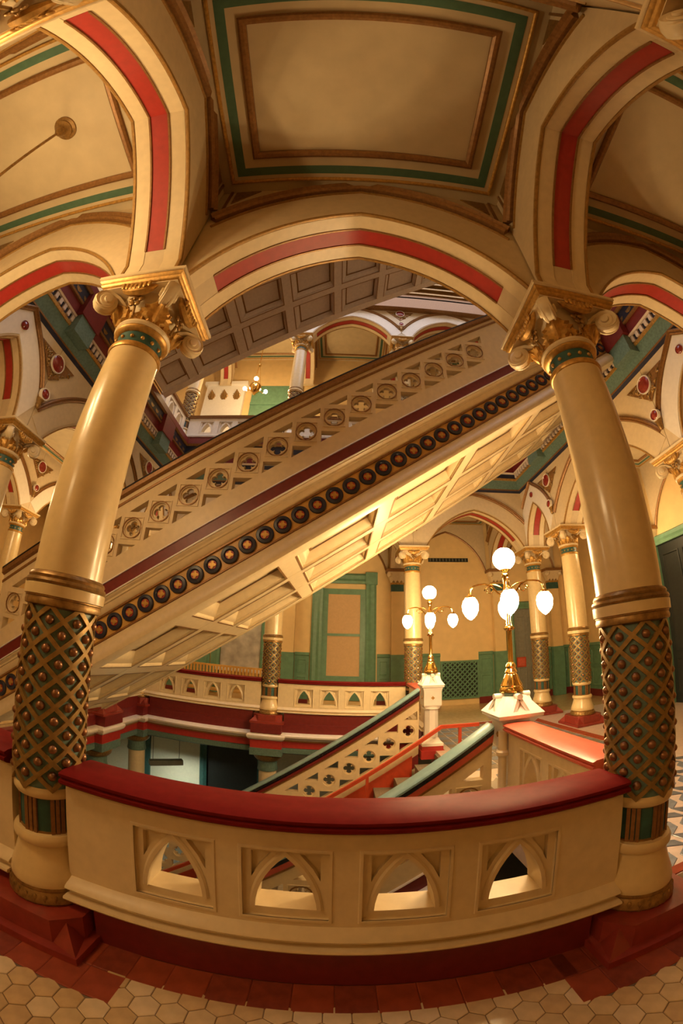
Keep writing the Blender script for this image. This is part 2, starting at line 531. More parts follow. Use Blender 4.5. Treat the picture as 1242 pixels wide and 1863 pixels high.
def offset(P, d):
    out = []; n = len(P)
    for i in range(n):
        a = Vector(P[i]) - Vector(P[max(i - 1, 0)]); b = Vector(P[min(i + 1, n - 1)]) - Vector(P[i])
        if i == 0: a = b
        if i == n - 1: b = a
        a.normalize(); b.normalize()
        n0 = Vector((-a.y, a.x)); n1 = Vector((-b.y, b.x)); nn = n0 + n1
        nn = nn / max(nn.length_squared / 2, .3)
        q = Vector(P[i]) + nn * d
        out.append((q.x, q.y))
    return out

def clip_x(P, lim, hi=None):
    out = []
    lo, hi = (-lim, lim) if hi is None else (lim, hi)
    for i, p in enumerate(P):
        if i:
            q = P[i - 1]
            for L in ((lo, hi) if p[0] > q[0] else (hi, lo)):
                if (q[0] - L) * (p[0] - L) < 0:
                    t = (L - q[0]) / (p[0] - q[0]); out.append((L, q[1] + t * (p[1] - q[1])))
        if lo <= p[0] <= hi: out.append(p)
    return out

ROLL2 = lambda b, s, k=1.0: [(-.035 * k, b), (-.035 * k, b + s * .03 * k), (-.02 * k, b + s * .045 * k), (-.004 * k, b + s * .03 * k), (.004 * k, b + s * .03 * k), (.02 * k, b + s * .055 * k), (.04 * k, b + s * .045 * k), (.045 * k, b)]

def trim_path(P, skip):
    """drop the part of the arch nearer to its springing than skip (in z)"""
    return [p for p in P if p[1] >= ZAB + skip]

def make_arch(B, h, rise, ztop, stilt=0.0, mid=(.53, .735), faces=(1, 1), clip=None, hood=.60, style=('gallery', 'gallery'), red0=.22, walls='beige', face='pale', cut=(0, 0)):
    """B: half length of the wall over the arch; faces y=-HT and y=+HT get a hood moulding (gallery) or the court decoration (court)"""
    P = Proto()
    I = intrados(h, rise, stilt, mid=mid)
    Ba = -B + .004 + cut[0]; Bb = B - .004 - cut[1]
    out = [(Ba, ztop), (Ba, ZAB)] + I + [(Bb, ZAB), (Bb, ztop)]
    P.part('spandrel_wall', MB().plate(out, [], -HT, HT), 'beige' if walls == 'beige' else walls)
    # pale archivolt strips under the arch with the red panel between gilded fillets
    for a, b in ((-HT + .02, -.095), (.095, HT - .02)):
        P.part('soffit_band', MB().sweep(I, [(.004, a), (-.004, a), (-.004, b), (.004, b)]), 'cream')
    R = trim_path(I, red0)
    P.part('soffit_panel', MB().sweep(R, [(.02, -.08), (-.003, -.08), (-.003, .08), (.02, .08)]), 'red')
    for y in (-.09, .09):
        P.part('fillet', MB().sweep(R, [(.01, y - .011), (-.014, y - .008), (-.014, y + .008), (.01, y + .011)]), 'brown')
    for y in (-HT, HT):
        P.part('edge_roll', MB().sweep(I, [(.012, y - .016), (-.010, y - .014), (-.014, y), (-.010, y + .014), (.012, y + .016)]), 'giltline')
    cl = clip if clip is not None else B
    for s, st, on in ((-1, style[0], faces[0]), (1, style[1], faces[1])):
        if not on: continue
        c0, c1 = -cl + cut[0], cl - cut[1]
        if cl > B - .01: c0 += .06; c1 -= .06
        Hc = clip_x(offset(I, hood), c0, c1)
        P.part('hood_moulding', MB().sweep(Hc, ROLL2(s * HT, s, 1.5 if st == 'gallery' else 1.15)), 'brown')
        if st == 'gallery':
            P.part('hood_fillet', MB().sweep([p for p in clip_x(offset(I, hood - .085), c0, c1)], [(-.012, s * HT), (-.01, s * (HT + .018)), (.01, s * (HT + .018)), (.012, s * HT)]), 'giltline')
        if st == 'gallery':
            # sunk spandrel panels with a carved triangular leaf at the outer corner
            zl = ztop - .03
            for sx in (-1, 1):
                q = [p for p in Hc if p[0] * sx > .25 * cl]
                if len(q) < 3: continue
                q = sorted(q, key=lambda p: p[0] * sx)
                e = q[-1]
                if zl - e[1] < .2: continue
                up = [(p[0] - sx * .03, p[1] + .11) for p in q if zl - .05 - (p[1] + .11) > .03]
                if len(up) < 2: continue
                tri = up[::-1] + [(up[0][0] + sx * .0, zl - .05), (up[-1][0], zl - .05)]
                tri = [tri[0]] + tri[1:]
                if sx < 0: tri = tri[::-1]
                P.part('spandrel_frame', MB().sweep(tri, [(-.012, s * HT), (-.012, s * (HT + .02)), (.014, s * (HT + .02)), (.014, s * HT)], closed=True), 'brown')
                cx = sum(p[0] for p in up[-3:]) / len(up[-3:]); cz = zl - .05 - (zl - .05 - up[-1][1]) * .38
                tw = min(.16, (zl - .05 - up[-1][1]) * .3)
                P.part('carved_triangle', MB().plate([(up[-1][0] - sx * .05, zl - .10), (up[-1][0] - sx * .05, zl - .10 - tw * 1.8), (up[-1][0] - sx * (.05 + tw * 1.7), zl - .10)], [], s * HT, s * (HT + .012)), 'bronze')
        else:
            # pale court face between soffit and hood, roundels and carved leaf spandrels
            lo = offset(I, .045); hi = offset(I, hood - .05)
            lo = clip_x(lo, -cl + cut[0] + .005, cl - cut[1] - .005); hi = clip_x(hi, -cl + cut[0] + .005, cl - cut[1] - .005)
            P.part('face_band', MB().plate([p for p in lo] + [p for p in hi[::-1]], [], s * HT, s * (HT + .012)), face)
            ap = max(I, key=lambda p: p[1])
            if h < 1.0:
                P.part('roundel', medallion(.075).xf(Matrix.Translation((0, s * (HT + .012), ap[1] + hood * .5)) @ Matrix.Rotation(0 if s < 0 else pi, 4, 'Z')), 'medal')
    return P

def medallion(r, n=20):
    """domed disc facing -y"""
    mb = MB()
    mb.lathe([(r, 0), (r, .02), (r * .86, .03), (r * .8, .02), (r * .55, .035), (.001, .045)], n)
    return mb.xf(Matrix.Rotation(pi / 2, 4, 'X'))

A_S = make_arch(3.486 / 2, 1.43, 1.06, ZC + .1, mid=(.53, .70), clip=3.486 / 2 - HT - .07)
for x, lab in (((XL + XR) / 2, 'broad pointed arch with red soffit stripe spanning the two near columns'),
               ((XW + XL) / 2, 'red-striped pointed arch rising past the left near column out of frame'),
               ((XR + XE) / 2, 'red-striped pointed arch running from right near column out of frame')):
    A_S.place('pointed_arch', lab, 'arch', (x, YS, 0), group='arches of the near arcade')
for x, lab in (((XL + XR) / 2, 'red-striped arch directly overhead behind the camera bay'), ((XW + XL) / 2, 'red-striped arch overhead at the top left corner'), ((XR + XE) / 2, 'red-striped arch overhead at the top right corner')):
    A_S.place('pointed_arch', lab, 'arch', (x, YR, 0), group='arches of the rear arcade')
LT = (YS - YR)
A_T = make_arch(LT / 2 - HT - .012, LT / 2 - .33, 1.12, ZC + .1, stilt=.2, mid=(.47, .70), clip=LT / 2 - HT - .08, hood=.55)
for x, lab in ((XL, 'steep cross arch overhead from the left near capital'), (XR, 'steep cross arch overhead from the right near capital'), (XE, 'cross arch overhead beyond the right edge'), (XW, 'cross arch overhead beyond the left edge')):
    A_T.place('cross_arch', lab, 'arch', (x, (YS + YR) / 2, 0), pi / 2, group='cross arches over the near gallery')

ZCT = 5.95             # underside of the court cornice
def court_arch(B, h, face='beige', cut=(0, 0)):
    return make_arch(B, h, 1.04, ZCT + .3, clip=B, hood=.47, style=('court', 'gallery'), mid=(.53, .70), face=face, cut=cut)
A_N = court_arch(3.486 / 2, 1.40)
for x, lab in (((XR + XE) / 2, 'far arch above the large lit lamp'), ((XL + XR) / 2, 'far arch behind the stair underside'), ((XW + XL) / 2, 'far corner arch hidden behind the stair')):
    A_N.place('pointed_arch', lab, 'arch', (x, YN, 0), 0, group='arches of the far arcade')
A_W = court_arch((YB - YA) / 2, 1.57)
A_QL = court_arch((YN - YB) / 2, .60, 'pale', (HT, 0)); A_QR = court_arch((YN - YB) / 2, .60, 'pale', (0, HT))
A_W.place('pointed_arch', 'wide arch of the side arcade beyond the right near column', 'arch', (XE, (YA + YB) / 2, 0), -pi / 2, group='side arcade arches')
A_QL.place('pointed_arch', 'narrow white-faced arch in the far corner past the stair underside', 'arch', (XE, (YB + YN) / 2, 0), -pi / 2, group='side arcade arches')
A_QR.place('pointed_arch', 'narrow arch above the column cut off by the right edge', 'arch', (XE, (YS + YA) / 2, 0), -pi / 2, group='side arcade arches')
A_W.place('pointed_arch', 'wide arch over the pale gallery vault behind the left near column', 'arch', (XW, (YA + YB) / 2, 0), pi / 2, group='side arcade arches')
A_QL.place('pointed_arch', 'narrow white-faced arch at the left edge below the navy cornice', 'arch', (XW, (YS + YA) / 2, 0), pi / 2, group='side arcade arches')
A_QR.place('pointed_arch', 'narrow arch in the left far corner behind the stair', 'arch', (XW, (YB + YN) / 2, 0), pi / 2, group='side arcade arches')
# cross arches of the other galleries
LN = YNW - YN
A_NT = make_arch(LN / 2 - HT, LN / 2 - .36, 1.05, ZC + .1, stilt=.15, clip=LN / 2 - HT - .03, hood=.5)
for x, lab in ((XR, 'cross arch of the far gallery above the smaller lit lamp'), (XE, 'red-striped cross arch behind the large lamp globe'), (XL, 'cross arch of the far gallery hidden by the stair'), (XW, 'cross arch of the far gallery in the left corner')):
    A_NT.place('cross_arch', lab, 'arch', (x, (YN + YNW) / 2, 0), pi / 2, group='cross arches of the other galleries')
LE = XEW - XE
A_ET = make_arch(LE / 2 - HT, LE / 2 - .36, 1.05, ZC + .1, stilt=.15, clip=LE / 2 - HT - .03, hood=.5)
for y, lab in ((YA, 'cross arch springing from the column at the right edge'), (YB, 'cross arch behind the middle side column'), (YN, 'cross arch in the far right gallery corner'), (YS, 'cross arch at the near end of the right gallery')):
    A_ET.place('cross_arch', lab, 'arch', ((XE + XEW) / 2, y, 0), 0, group='cross arches of the other galleries')
LW = XW - XWW
A_WT = make_arch(LW / 2 - HT, LW / 2 - .36, 1.05, ZC + .1, stilt=.15, clip=LW / 2 - HT - .03, hood=.5)
for y, lab in ((YA, 'cross arch springing from the column at the left edge'), (YN, 'cross arch in the far left gallery corner')):
    A_WT.place('cross_arch', lab, 'arch', ((XW + XWW) / 2, y, 0), 0, group='cross arches of the other galleries')
A_WW = make_arch((YB - YA) / 2, 1.57, 1.04, ZC + .1, clip=(YB - YA) / 2, hood=.47, style=('court', 'gallery'))
A_WW.place('pointed_arch', 'outer gallery arch at the left edge with small round bosses', 'arch', (XWW - .1, (YB + YA) / 2, 0), pi / 2, group='outer left gallery arches')
A_WW.place('pointed_arch', 'outer gallery arch between left edge and near column with red roundel', 'arch', (XWW - .1, YB + 1.93, 0), pi / 2, group='outer left gallery arches')

for o_ in bpy.data.objects:
    if o_.name.split('.')[0] in ('pointed_arch', 'cross_arch'): o_.location.z += .012
# leaf spandrels with red medallions over the court columns
def make_spandrel():
    P = Proto()
    ztop = ZCT - .02
    tri = [(-.50, ztop - .03), (.50, ztop - .03), (0, 5.42)]
    P.part('leaf_panel', MB().plate(tri, [], -.012, .0), 'brown')
    lv = MB()
    for i in range(46):
        u = random.random(); v = random.random()
        if u + v > 1: u, v = 1 - u, 1 - v
        x = tri[0][0] + u * (tri[1][0] - tri[0][0]) + v * (tri[2][0] - tri[0][0])
        z = tri[0][1] + u * (tri[1][1] - tri[0][1]) + v * (tri[2][1] - tri[0][1])
        o = len(lv.v)
        lv.ball((0, 0, 0), .05, 6, 4, (1, .5, .45))
        lv.xf(Matrix.Translation((x * .9, -.015, 5.42 + (z - 5.42) * .9)) @ Matrix.Rotation(random.random() * 6, 4, 'Y'), o)
    P.part('carved_leaves', lv, 'bronze', kind='stuff')
    P.part('medallion', medallion(.15, 24).xf(Matrix.Translation((0, -.03, 5.76))), 'medal')
    rg = MB(); rg.lathe([(.148, 0), (.148, .03), (.162, .035), (.168, .02), (.168, 0)], 24, caps=False); rg.xf(Matrix.Translation((0, -.03, 5.76)) @ Matrix.Rotation(pi / 2, 4, 'X'))
    P.part('medallion_ring', rg, 'pale')
    P.part('small_medallion', medallion(.085).xf(Matrix.Translation((0, -.075, 5.13))), 'medal')
    rg = MB(); rg.lathe([(.085, 0), (.085, .03), (.10, .032), (.104, .02), (.104, -.03), (.085, -.03)], 20, caps=False); rg.xf(Matrix.Translation((0, -.075, 5.13)) @ Matrix.Rotation(pi / 2, 4, 'X'))
    P.part('medallion_ring', rg, 'pale')
    P.part('pendant', MB().lathe([(.075, 5.10), (.07, 5.03), (.045, 4.96), (.05, 4.94), (.03, 4.88), (.01, 4.86)], 10, 0, -.03), 'bronze')
    return P
SPN = make_spandrel()
for x, y, r, lab in ((XE - HT - .016, YA, -pi / 2, 'leaf spandrel with large red medallion right of the near capital'), (XE - HT - .016, YB, -pi / 2, 'leaf spandrel with red medallion just past the stair underside'),
                     (XW + HT + .016, YA, pi / 2, 'shaded leaf spandrel with oval medallion under navy cornice at left'), (XW + HT + .016, YB, pi / 2, 'leaf spandrel with medallion just behind the left near shaft'),
                     (XR, YN - HT - .016, 0, 'leaf spandrel on the far side hidden by the stair'), (XL, YN - HT - .016, 0, 'leaf spandrel on the far side behind the stair middle'),
                     (XWW + .16, YB, pi / 2, 'small leaf spandrel with red boss beside the left near shaft')):
    SPN.place('spandrel_ornament', lab, 'ornament', (x, y, 0), r, group='medallion spandrels')

# ------------------------------------------------------------------ gallery ceilings
def ceiling_bay(x0, x1, y0, y1, name='ceiling', simple=False):
    root = struct(name, MB().box(x0, x1, y0, y1, ZC, ZC + .1), 'ceil')
    def rect(m): return [(x0 + m, y0 + m), (x1 - m, y0 + m), (x1 - m, y1 - m), (x0 + m, y1 - m)]
    def fr(nm, m, wdt, h, mt):
        o = link(nm, MB().sweep(rect(m), [(-wdt / 2, ZC + .01), (-wdt / 2, ZC - h * .6), (-wdt * .2, ZC - h), (wdt * .2, ZC - h), (wdt / 2, ZC - h * .6), (wdt / 2, ZC + .01)], closed=True, plane='xy').mesh(nm, mt), root)
        return o
    fr('outer_fillet', .13, .035, .03, 'gold')
    fr('green_band', .235, .09, .006, 'greenline')
    fr('panel_moulding', .42, .075, .05, 'brown')
    return root
g = HT
xs = [XW, XL, XR, XE]
for a, b in zip(xs, xs[1:]):
    ceiling_bay(a + g, b - g, YR + g, YS - g)
    ceiling_bay(a + g, b - g, YN + g, YNW)
for y0, y1 in ((YS, YA), (YA, YB), (YB, YN), (YN, YNW)):
    ceiling_bay(XE + g, XEW, y0 + g, y1 - g)
for y0, y1 in ((YS, YA), (YA, YN), (YN, YNW)):
    ceiling_bay(XWW + g, XW - g, y0 + g, y1 - g)
ceiling_bay(XE + g, XEW, YR + g, YS - g)
for a, b in zip(xs, xs[1:]): ceiling_bay(a + g, b - g, -4.5, YR - g)
ceiling_bay(XWW - 3.6, XW - g, YR + g, YS - g)
ceiling_bay(XWW - 3.6, XWW - g, YS, YNW)

# ------------------------------------------------------------------ balustrades with lancet openings
def lancet(cx, w, z0, z1, n=7):
    a = circ3((cx - w / 2, z0), (cx - w * .375, z0 + (z1 - z0) * .52), (cx, z1), n)
    return a + [(2 * cx - x, z) for x, z in a[-2::-1]]

def make_balustrade(length, centres, rail='rail', kerb='maroon', panel='cream'):
    """along x, centred on the origin; faces -y and +y alike"""
    P = Proto(); L = length / 2
    rects = [[(c - .215, .435), (c + .215, .435), (c + .215, .855), (c - .215, .855)] for c in centres]
    lan = [lancet(c, .31, .485, .815) for c in centres]
    tri = []
    for c in centres:
        for s in (-1, 1):
            tri.append([(c + s * .172, .83), (c + s * .172, .67), (c + s * .135, .745), (c + s * .07, .83)])
    b = MB()
    for s in (-1, 1):
        b.plate([(-L, .36), (L, .36), (L, .99), (-L, .99)], rects, s * .082, s * .105)
        b.plate([(-L, .37), (L, .37), (L, .98), (-L, .98)], lan + tri, s * .045, s * .0821)
    b.plate([(-L, .37), (L, .37), (L, .98), (-L, .98)], lan, -.0451, .0451)
    P.part('pierced_panel', b, panel)
    for c in centres:
        for s in (-1, 1):
            r = [(c - .215, .435), (c + .215, .435), (c + .215, .855), (c - .215, .855)]
            P.part('panel_frame', MB().sweep(r, [(.0, s * .10), (.0, s * .112), (-.014, s * .112), (-.02, s * .104)], closed=True), panel)
            q = lancet(c, .31, .485, .815)
            P.part('lancet_rim', MB().sweep(q, [(.0, s * .08), (.0, s * .094), (.022, s * .094), (.034, s * .084)]), panel)
    P.part('base_moulding', MB().sweep([(-L, 0), (L, 0)], [(.258, -.16), (.258, .16), (.264, .19), (.276, .197), (.288, .192), (.292, .135), (.318, .13), (.324, .165), (.335, .172), (.347, .165), (.362, .135), (.39, .106), (.39, -.106), (.362, -.135), (.347, -.165), (.335, -.172), (.324, -.165), (.318, -.13), (.292, -.135), (.288, -.192), (.276, -.197), (.264, -.19)]), panel)
    P.part('kerb', MB().box(-L + .17, L - .17, -.15, .15, .0, .26), kerb)
    P.part('handrail', MB().sweep([(-L, 0), (L, 0)], [(.972, -.105), (.985, -.15), (1.0, -.17), (1.017, -.172), (1.024, -.15), (1.032, -.15), (1.038, -.168), (1.055, -.172), (1.066, -.14), (1.072, -.05), (1.072, .05), (1.066, .14), (1.055, .172), (1.038, .168), (1.032, .15), (1.024, .15), (1.017, .172), (1.0, .17), (.985, .15), (.972, .105)]), rail)
    return P

CS = [-.842, -.26, .333, .927]
mid = (XL + XR) / 2
B4 = make_balustrade(3.486 - .42, [c - .042 for c in CS])
B4.place('balustrade', 'cream balustrade with four pointed openings and dark red rail between near columns', 'balustrade', (mid, YS, 0), group='lancet balustrades')
B4.place('balustrade', 'red-railed cream balustrade running off the left edge', 'balustrade', (mid - 3.486, YS, 0), group='lancet balustrades')
B4N = make_balustrade(3.486 - .42, [-.91, -.30, .30, .91])
B4N.place('balustrade', 'far cream balustrade between two columns above the lower dark doorway', 'balustrade', ((XL + XR) / 2, YN, 0), group='lancet balustrades')
B4N.place('balustrade', 'far cream balustrade at left with lamp glints on its rail', 'balustrade', ((XW + XL) / 2, YN, 0), group='lancet balustrades')
B2 = make_balustrade(1.87 - .42, [-.29, .29])
B2.place('balustrade', 'short side balustrade in the far left corner under the stair', 'balustrade', (XW, (YB + YN) / 2, 0), pi / 2, group='lancet balustrades')
B2.place('balustrade', 'short side balustrade left of the near left column', 'balustrade', (XW, (YS + YA) / 2, 0), pi / 2, group='lancet balustrades')
B2R = make_balustrade(1.62, [-.29, .29], rail='salmon')
B2R.place('balustrade', 'plain cream balustrade with glossy orange-red rail beside the near lamp pedestal', 'balustrade', (1.84, 3.10, 0), pi / 2 - .02, group='lancet balustrades')
B2F = make_balustrade(1.85, [-.29, .29], rail='salmon')
B2F.place('balustrade', 'short balustrade between far lamp pedestal and far column', 'balustrade', (1.76, 8.45, 0), pi / 2, group='lancet balustrades')
B3 = make_balustrade(3.486 - .42, [-.91, -.30, .30, .91], rail='brown', panel='pale')
for x, lab in (((XW + XL) / 2, 'upper floor balustrade below the chandelier'), ((XL + XR) / 2, 'upper floor balustrade behind the stair rail'), ((XR + XE) / 2, 'upper floor balustrade hidden behind the stair')):
    B3.place('balustrade', lab, 'balustrade', (x, YN, H3 + .05), group='upper balustrades')
B3S = make_balustrade(1.87 - .42, [-.29, .29], rail='brown', panel='pale')
B3S.place('balustrade', 'upper floor corner balustrade beside the grey coffered stair', 'balustrade', (XW, (YB + YN) / 2, H3 + .05), pi / 2, group='upper balustrades')

# ------------------------------------------------------------------ flights of stairs
PX, PZ = .3537, .3537 * SL
def quatre(cx, cz, r=.096, k=.05, n=7):
    pts = []
    for i in range(4):
        a = i * pi / 2
        c = (cx + (r - k) * cos(a) * 1.15, cz + (r - k) * sin(a) * 1.15)
        for j in range(n):
            t = a - pi * .62 + 2 * pi * .62 * j / (n - 1)
            pts.append((c[0] + k * cos(t), c[1] + k * sin(t)))
    return pts

def circle(cx, cz, r, n=20):
    return [(cx + r * cos(2 * pi * i / n), cz + r * sin(2 * pi * i / n)) for i in range(n)]

class Flight:
    def __init__(s, q0, xa, xb): s.q0, s.xa, s.xb = q0, xa, xb
    def q(s, x): return s.q0 + SL * x
    def bar(s, mb, prof, xa=None, xb=None):
        """sheared bar: prof = closed list of (v, y)"""
        xa = s.xa if xa is None else xa; xb = s.xb if xb is None else xb
        k = len(prof)
        vs = [(xa, y, s.q(xa) + v) for v, y in prof] + [(xb, y, s.q(xb) + v) for v, y in prof]
        return mb.add(vs, [tuple(range(k)), tuple(range(k, 2 * k))[::-1]] + [(i, (i + 1) % k, k + (i + 1) % k, k + i) for i in range(k)])

def pierced(F, x0, n, y, thick=.055, vlo=-.56, vhi=.55):
    """n pierced modules of the stair balustrade starting at quatrefoil centre x0"""
    b = MB(); tris = []; qs = []; cs = []
    for i in range(n):
        cx = x0 + i * PX; cz = F.q(cx)
        qs.append(quatre(cx, cz)); cs.append(circle(cx, cz, .118))
        tris.append([(cx - .09, cz + .215), (cx + .16, cz + .215), (cx + .16, cz + .385)])
        tris.append([(cx + .09, cz - .215), (cx - .16, cz - .215), (cx - .16, cz - .385)])
    xa, xb = F.xa, F.xb
    out = [(xa, F.q(xa) + vlo), (xb, F.q(xb) + vlo), (xb, F.q(xb) + vhi), (xa, F.q(xa) + vhi)]
    b.plate(out, qs + tris, y - thick * .45, y + thick * .45)
    for s in (-1, 1):
        b.plate(out, cs + tris, y + s * thick * .45, y + s * thick)
    return b

def flight_side(P, F, x0, n, y, s, colours, frieze=True, vledge=-.78):
    """one string and balustrade; s = -1 when the outer face looks to -y"""
    top, edge, band = colours
    pp = P.part('pierced_balustrade', pierced(F, x0, n, y), 'cream')
    fr = MB(); rg = MB(); h = .148
    for i in range(n):
        cx = x0 + i * PX; cz = F.q(cx)
        yy = y + s * .055
        fr.sweep([(cx - h, cz - h), (cx + h, cz - h), (cx + h, cz + h), (cx - h, cz + h)], [(0, yy), (0, yy + s * .012), (.012, yy + s * .012), (.016, yy)], closed=True)
        rg.sweep(circle(cx, cz, .128, 18)[::-1], [(0, yy), (0, yy + s * .014), (.013, yy + s * .014), (.013, yy)], closed=True)
    P.sub(pp, 'square_frames', fr, 'cream', kind='stuff')
    P.sub(pp, 'roundel_rings', rg, 'brown', kind='stuff')
    for sd in (-1, 1):
        yy = y + sd * .055
        P.part('gilt_line', F.bar(MB(), [(.44, yy - .002 * sd), (.44, yy + sd * .014), (.475, yy + sd * .018), (.475, yy - .002 * sd)]), 'brown')
    P.part('rail_moulding', F.bar(MB(), [(.55, y - .07), (.55, y + .07), (.57, y + .11), (.632, y + .118), (.632, y - .118), (.57, y - .11)]), edge)
    P.part('handrail', F.bar(MB(), [(.63, y - .122), (.63, y + .122), (.655, y + .122), (.675, y + .09), (.675, y - .09), (.655, y - .122)]), top)
    P.part('string_band', F.bar(MB(), [(vledge, y - .065), (vledge, y + .065), (-.56, y + .065), (-.56, y - .065)]), band)
    o = lambda d: y + s * d
    P.part('string_ledge', F.bar(MB(), [(vledge + .012, o(.05)), (vledge + .010, o(.135)), (vledge - .018, o(.185)), (vledge - .03, o(.185)), (vledge - .03, o(.05))]), 'white')
    P.part('band_fillet', F.bar(MB(), [(-.555, o(.05)), (-.555, o(.078)), (-.572, o(.084)), (-.572, o(.05))]), 'pale')
    P.part('string_moulding', F.bar(MB(), [(vledge - .02, o(-.06)), (vledge - .02, o(.16)), (vledge - .05, o(.165)), (vledge - .075, o(.13)), (vledge - .10, o(.125)), (vledge - .105, o(.11)), (vledge - .15, o(.10)), (vledge - .2, o(.07)), (vledge - .2, o(-.06))]), 'cream')
    if not frieze: return
    P.part('gilt_line', F.bar(MB(), [(-.985, o(.06)), (-.985, o(.085)), (-1.01, o(.085)), (-1.01, o(.06))]), 'brown')
    P.part('frieze', F.bar(MB(), [(-.97, o(-.06)), (-.97, o(.06)), (-1.33, o(.06)), (-1.33, o(-.06))]), 'yellow')
    P.part('gilt_line', F.bar(MB(), [(-1.30, o(.06)), (-1.30, o(.082)), (-1.325, o(.082)), (-1.325, o(.06))]), 'brown')
    P.part('bottom_moulding', F.bar(MB(), [(-1.33, o(-.06)), (-1.33, o(.07)), (-1.38, o(.08)), (-1.44, o(.125)), (-1.52, o(.15)), (-1.575, o(.14)), (-1.60, o(.09)), (-1.60, o(-.06))]), 'cream')
    disc = MB(); disc.lathe([(.106, 0), (.106, .022), (.098, .032), (.068, .036), (.054, .016), (.001, .012)], 20); disc.xf(Matrix.Rotation(pi / 2, 4, 'X') if s < 0 else Matrix.Rotation(-pi / 2, 4, 'X'))
    dm = disc.mesh('roundel', 'navy')
    core = MB(); core.lathe([(.052, 0), (.052, .018), (.001, .018)], 16); core.xf(Matrix.Rotation(pi / 2, 4, 'X') if s < 0 else Matrix.Rotation(-pi / 2, 4, 'X'))
    cm = core.mesh('roundel_core', 'red')
    qf = MB().plate(quatre(0, 0, .043, .018, 6), [], 0, s * .026)
    qm = qf.mesh('quatrefoil', 'gold')
    x = F.xa + .1
    while x < F.xb - .08:
        e = P.part('roundel', dm, None, loc=(x, o(.06), F.q(x) - 1.155))
        P.sub(e, 'roundel_core', cm, None)
        P.sub(e, 'quatrefoil', qm, None)
        x += .1954

def soffit(P, F, y0, y1, mt, xr0, period=1.19):
    """coffered underside: ribs with sunk panels three across"""
    v0, v1 = -1.575, -1.36
    P.part('soffit_slab', F.bar(MB(), [(v1 - .02, y0), (v1 - .02, y1), (v1 + .08, y1), (v1 + .08, y0)]), mt)
    ys = [y0, y0 + .12, y0 + .12 + .90, y0 + 1.21, y0 + 2.11, y1 - 1.02, y1 - .12, y1]
    wd = (y1 - y0 - .12 * 2 - .2 * 2) / 3
    ys = []
    c = y0
    for i in range(3):
        w_ = .12 if i == 0 else .20
        ys.append((c, c + w_)); c += w_ + wd
    ys.append((y1 - .12, y1))
    for a, b in ys:
        P.part('long_rib', F.bar(MB(), [(v0, a), (v0, b), (v1, b), (v1, a)]), mt)
    x = xr0
    x -= period
    while x < F.xb + .3:
        a, b = max(x - .11, F.xa), min(x + .11, F.xb)
        if b - a > .05:
            for (q, p) in zip(ys, ys[1:]):
                P.part('cross_rib', F.bar(MB(), [(v0 + .002, q[1]), (v0 + .002, p[0]), (v1, p[0]), (v1, q[1])], a, b), mt)
        xa, xb = max(x + .11, F.xa), min(x + period - .11, F.xb)
        if xb - xa > .2 and xa >= F.xa - .001:
            for q, p in zip(ys, ys[1:]):
                # moulded step round each sunk panel
                cof = MB(); m1 = .085
                def ring(d, v): return [(xa + d, q[1] + d, F.q(xa + d) + v), (xb - d, q[1] + d, F.q(xb - d) + v), (xb - d, p[0] - d, F.q(xb - d) + v), (xa + d, p[0] - d, F.q(xa + d) + v)]
                rs = [ring(0, v0 + .05), ring(.03, v0 + .055), ring(m1, v1 - .05), ring(m1, v1 - .025)]
                vs = [t for r in rs for t in r] + ring(m1 + .02, v1 - .025)
                fs = []
                for j in range(4):
                    for i in range(4):
                        k = (i + 1) % 4
                        fs.append((j * 4 + i, j * 4 + k, j * 4 + 4 + k, j * 4 + 4 + i))
                cof.add(vs, fs)
                e = P.part('coffer', cof, mt)
                fl = MB()
                A = ring(m1 - .004, v1 - .034); B_ = ring(m1 + .034, v1 - .034); C_ = ring(m1 - .004, v1 - .018); D_ = ring(m1 + .034, v1 - .018)
                fl.add(A + B_ + C_ + D_, [(i, (i + 1) % 4, 4 + (i + 1) % 4, 4 + i) for i in range(4)])
                P.sub(e, 'coffer_line', fl, 'brown')
                fl = MB()
                A = ring(-.016, v0 - .003); B_ = ring(.004, v0 - .003); C_ = ring(-.016, v0 + .01); D_ = ring(.004, v0 + .01)
                fl.add(A + B_ + C_ + D_, [(i, (i + 1) % 4, 4 + (i + 1) % 4, 4 + i) for i in range(4)] + [(8 + i, 8 + (i + 1) % 4, 12 + (i + 1) % 4, 12 + i) for i in range(4)])
                P.sub(e, 'coffer_line', fl, 'brown')
        x += period

def treads(P, F, y0, y1, xtop, ztop, n, skirt=None):
    for i in range(n):
        x1 = xtop - i * PX; z1 = ztop - (i + 1) * PZ
        ya, yb = (y0 + .13, y1 - .16) if (skirt and i < 2) else (y0, y1)
        b = MB().box(x1 - PX - .03, x1, ya, yb, z1 - .05, z1)
        b.box(x1 - .02, x1 + .01, ya, yb, z1 - .002, z1 + PZ - .05)
        P.part('tread', b, 'stone')
    u = Flight(ztop - SL * xtop, xtop - n * PX, xtop - (.4 if skirt else 0))
    P.part('carriage', u.bar(MB(), [(-.30, y0), (-.30, y1), (-.55, y1), (-.55, y0)]), 'brick')
    if skirt:
        P.part('skirting', u.bar(MB(), [(-.35, y1 - .02), (-.35, y1 + .0), (.16, y1), (.16, y1 - .02)]), 'steelred')

Y0, Y1 = 4.15, 7.27
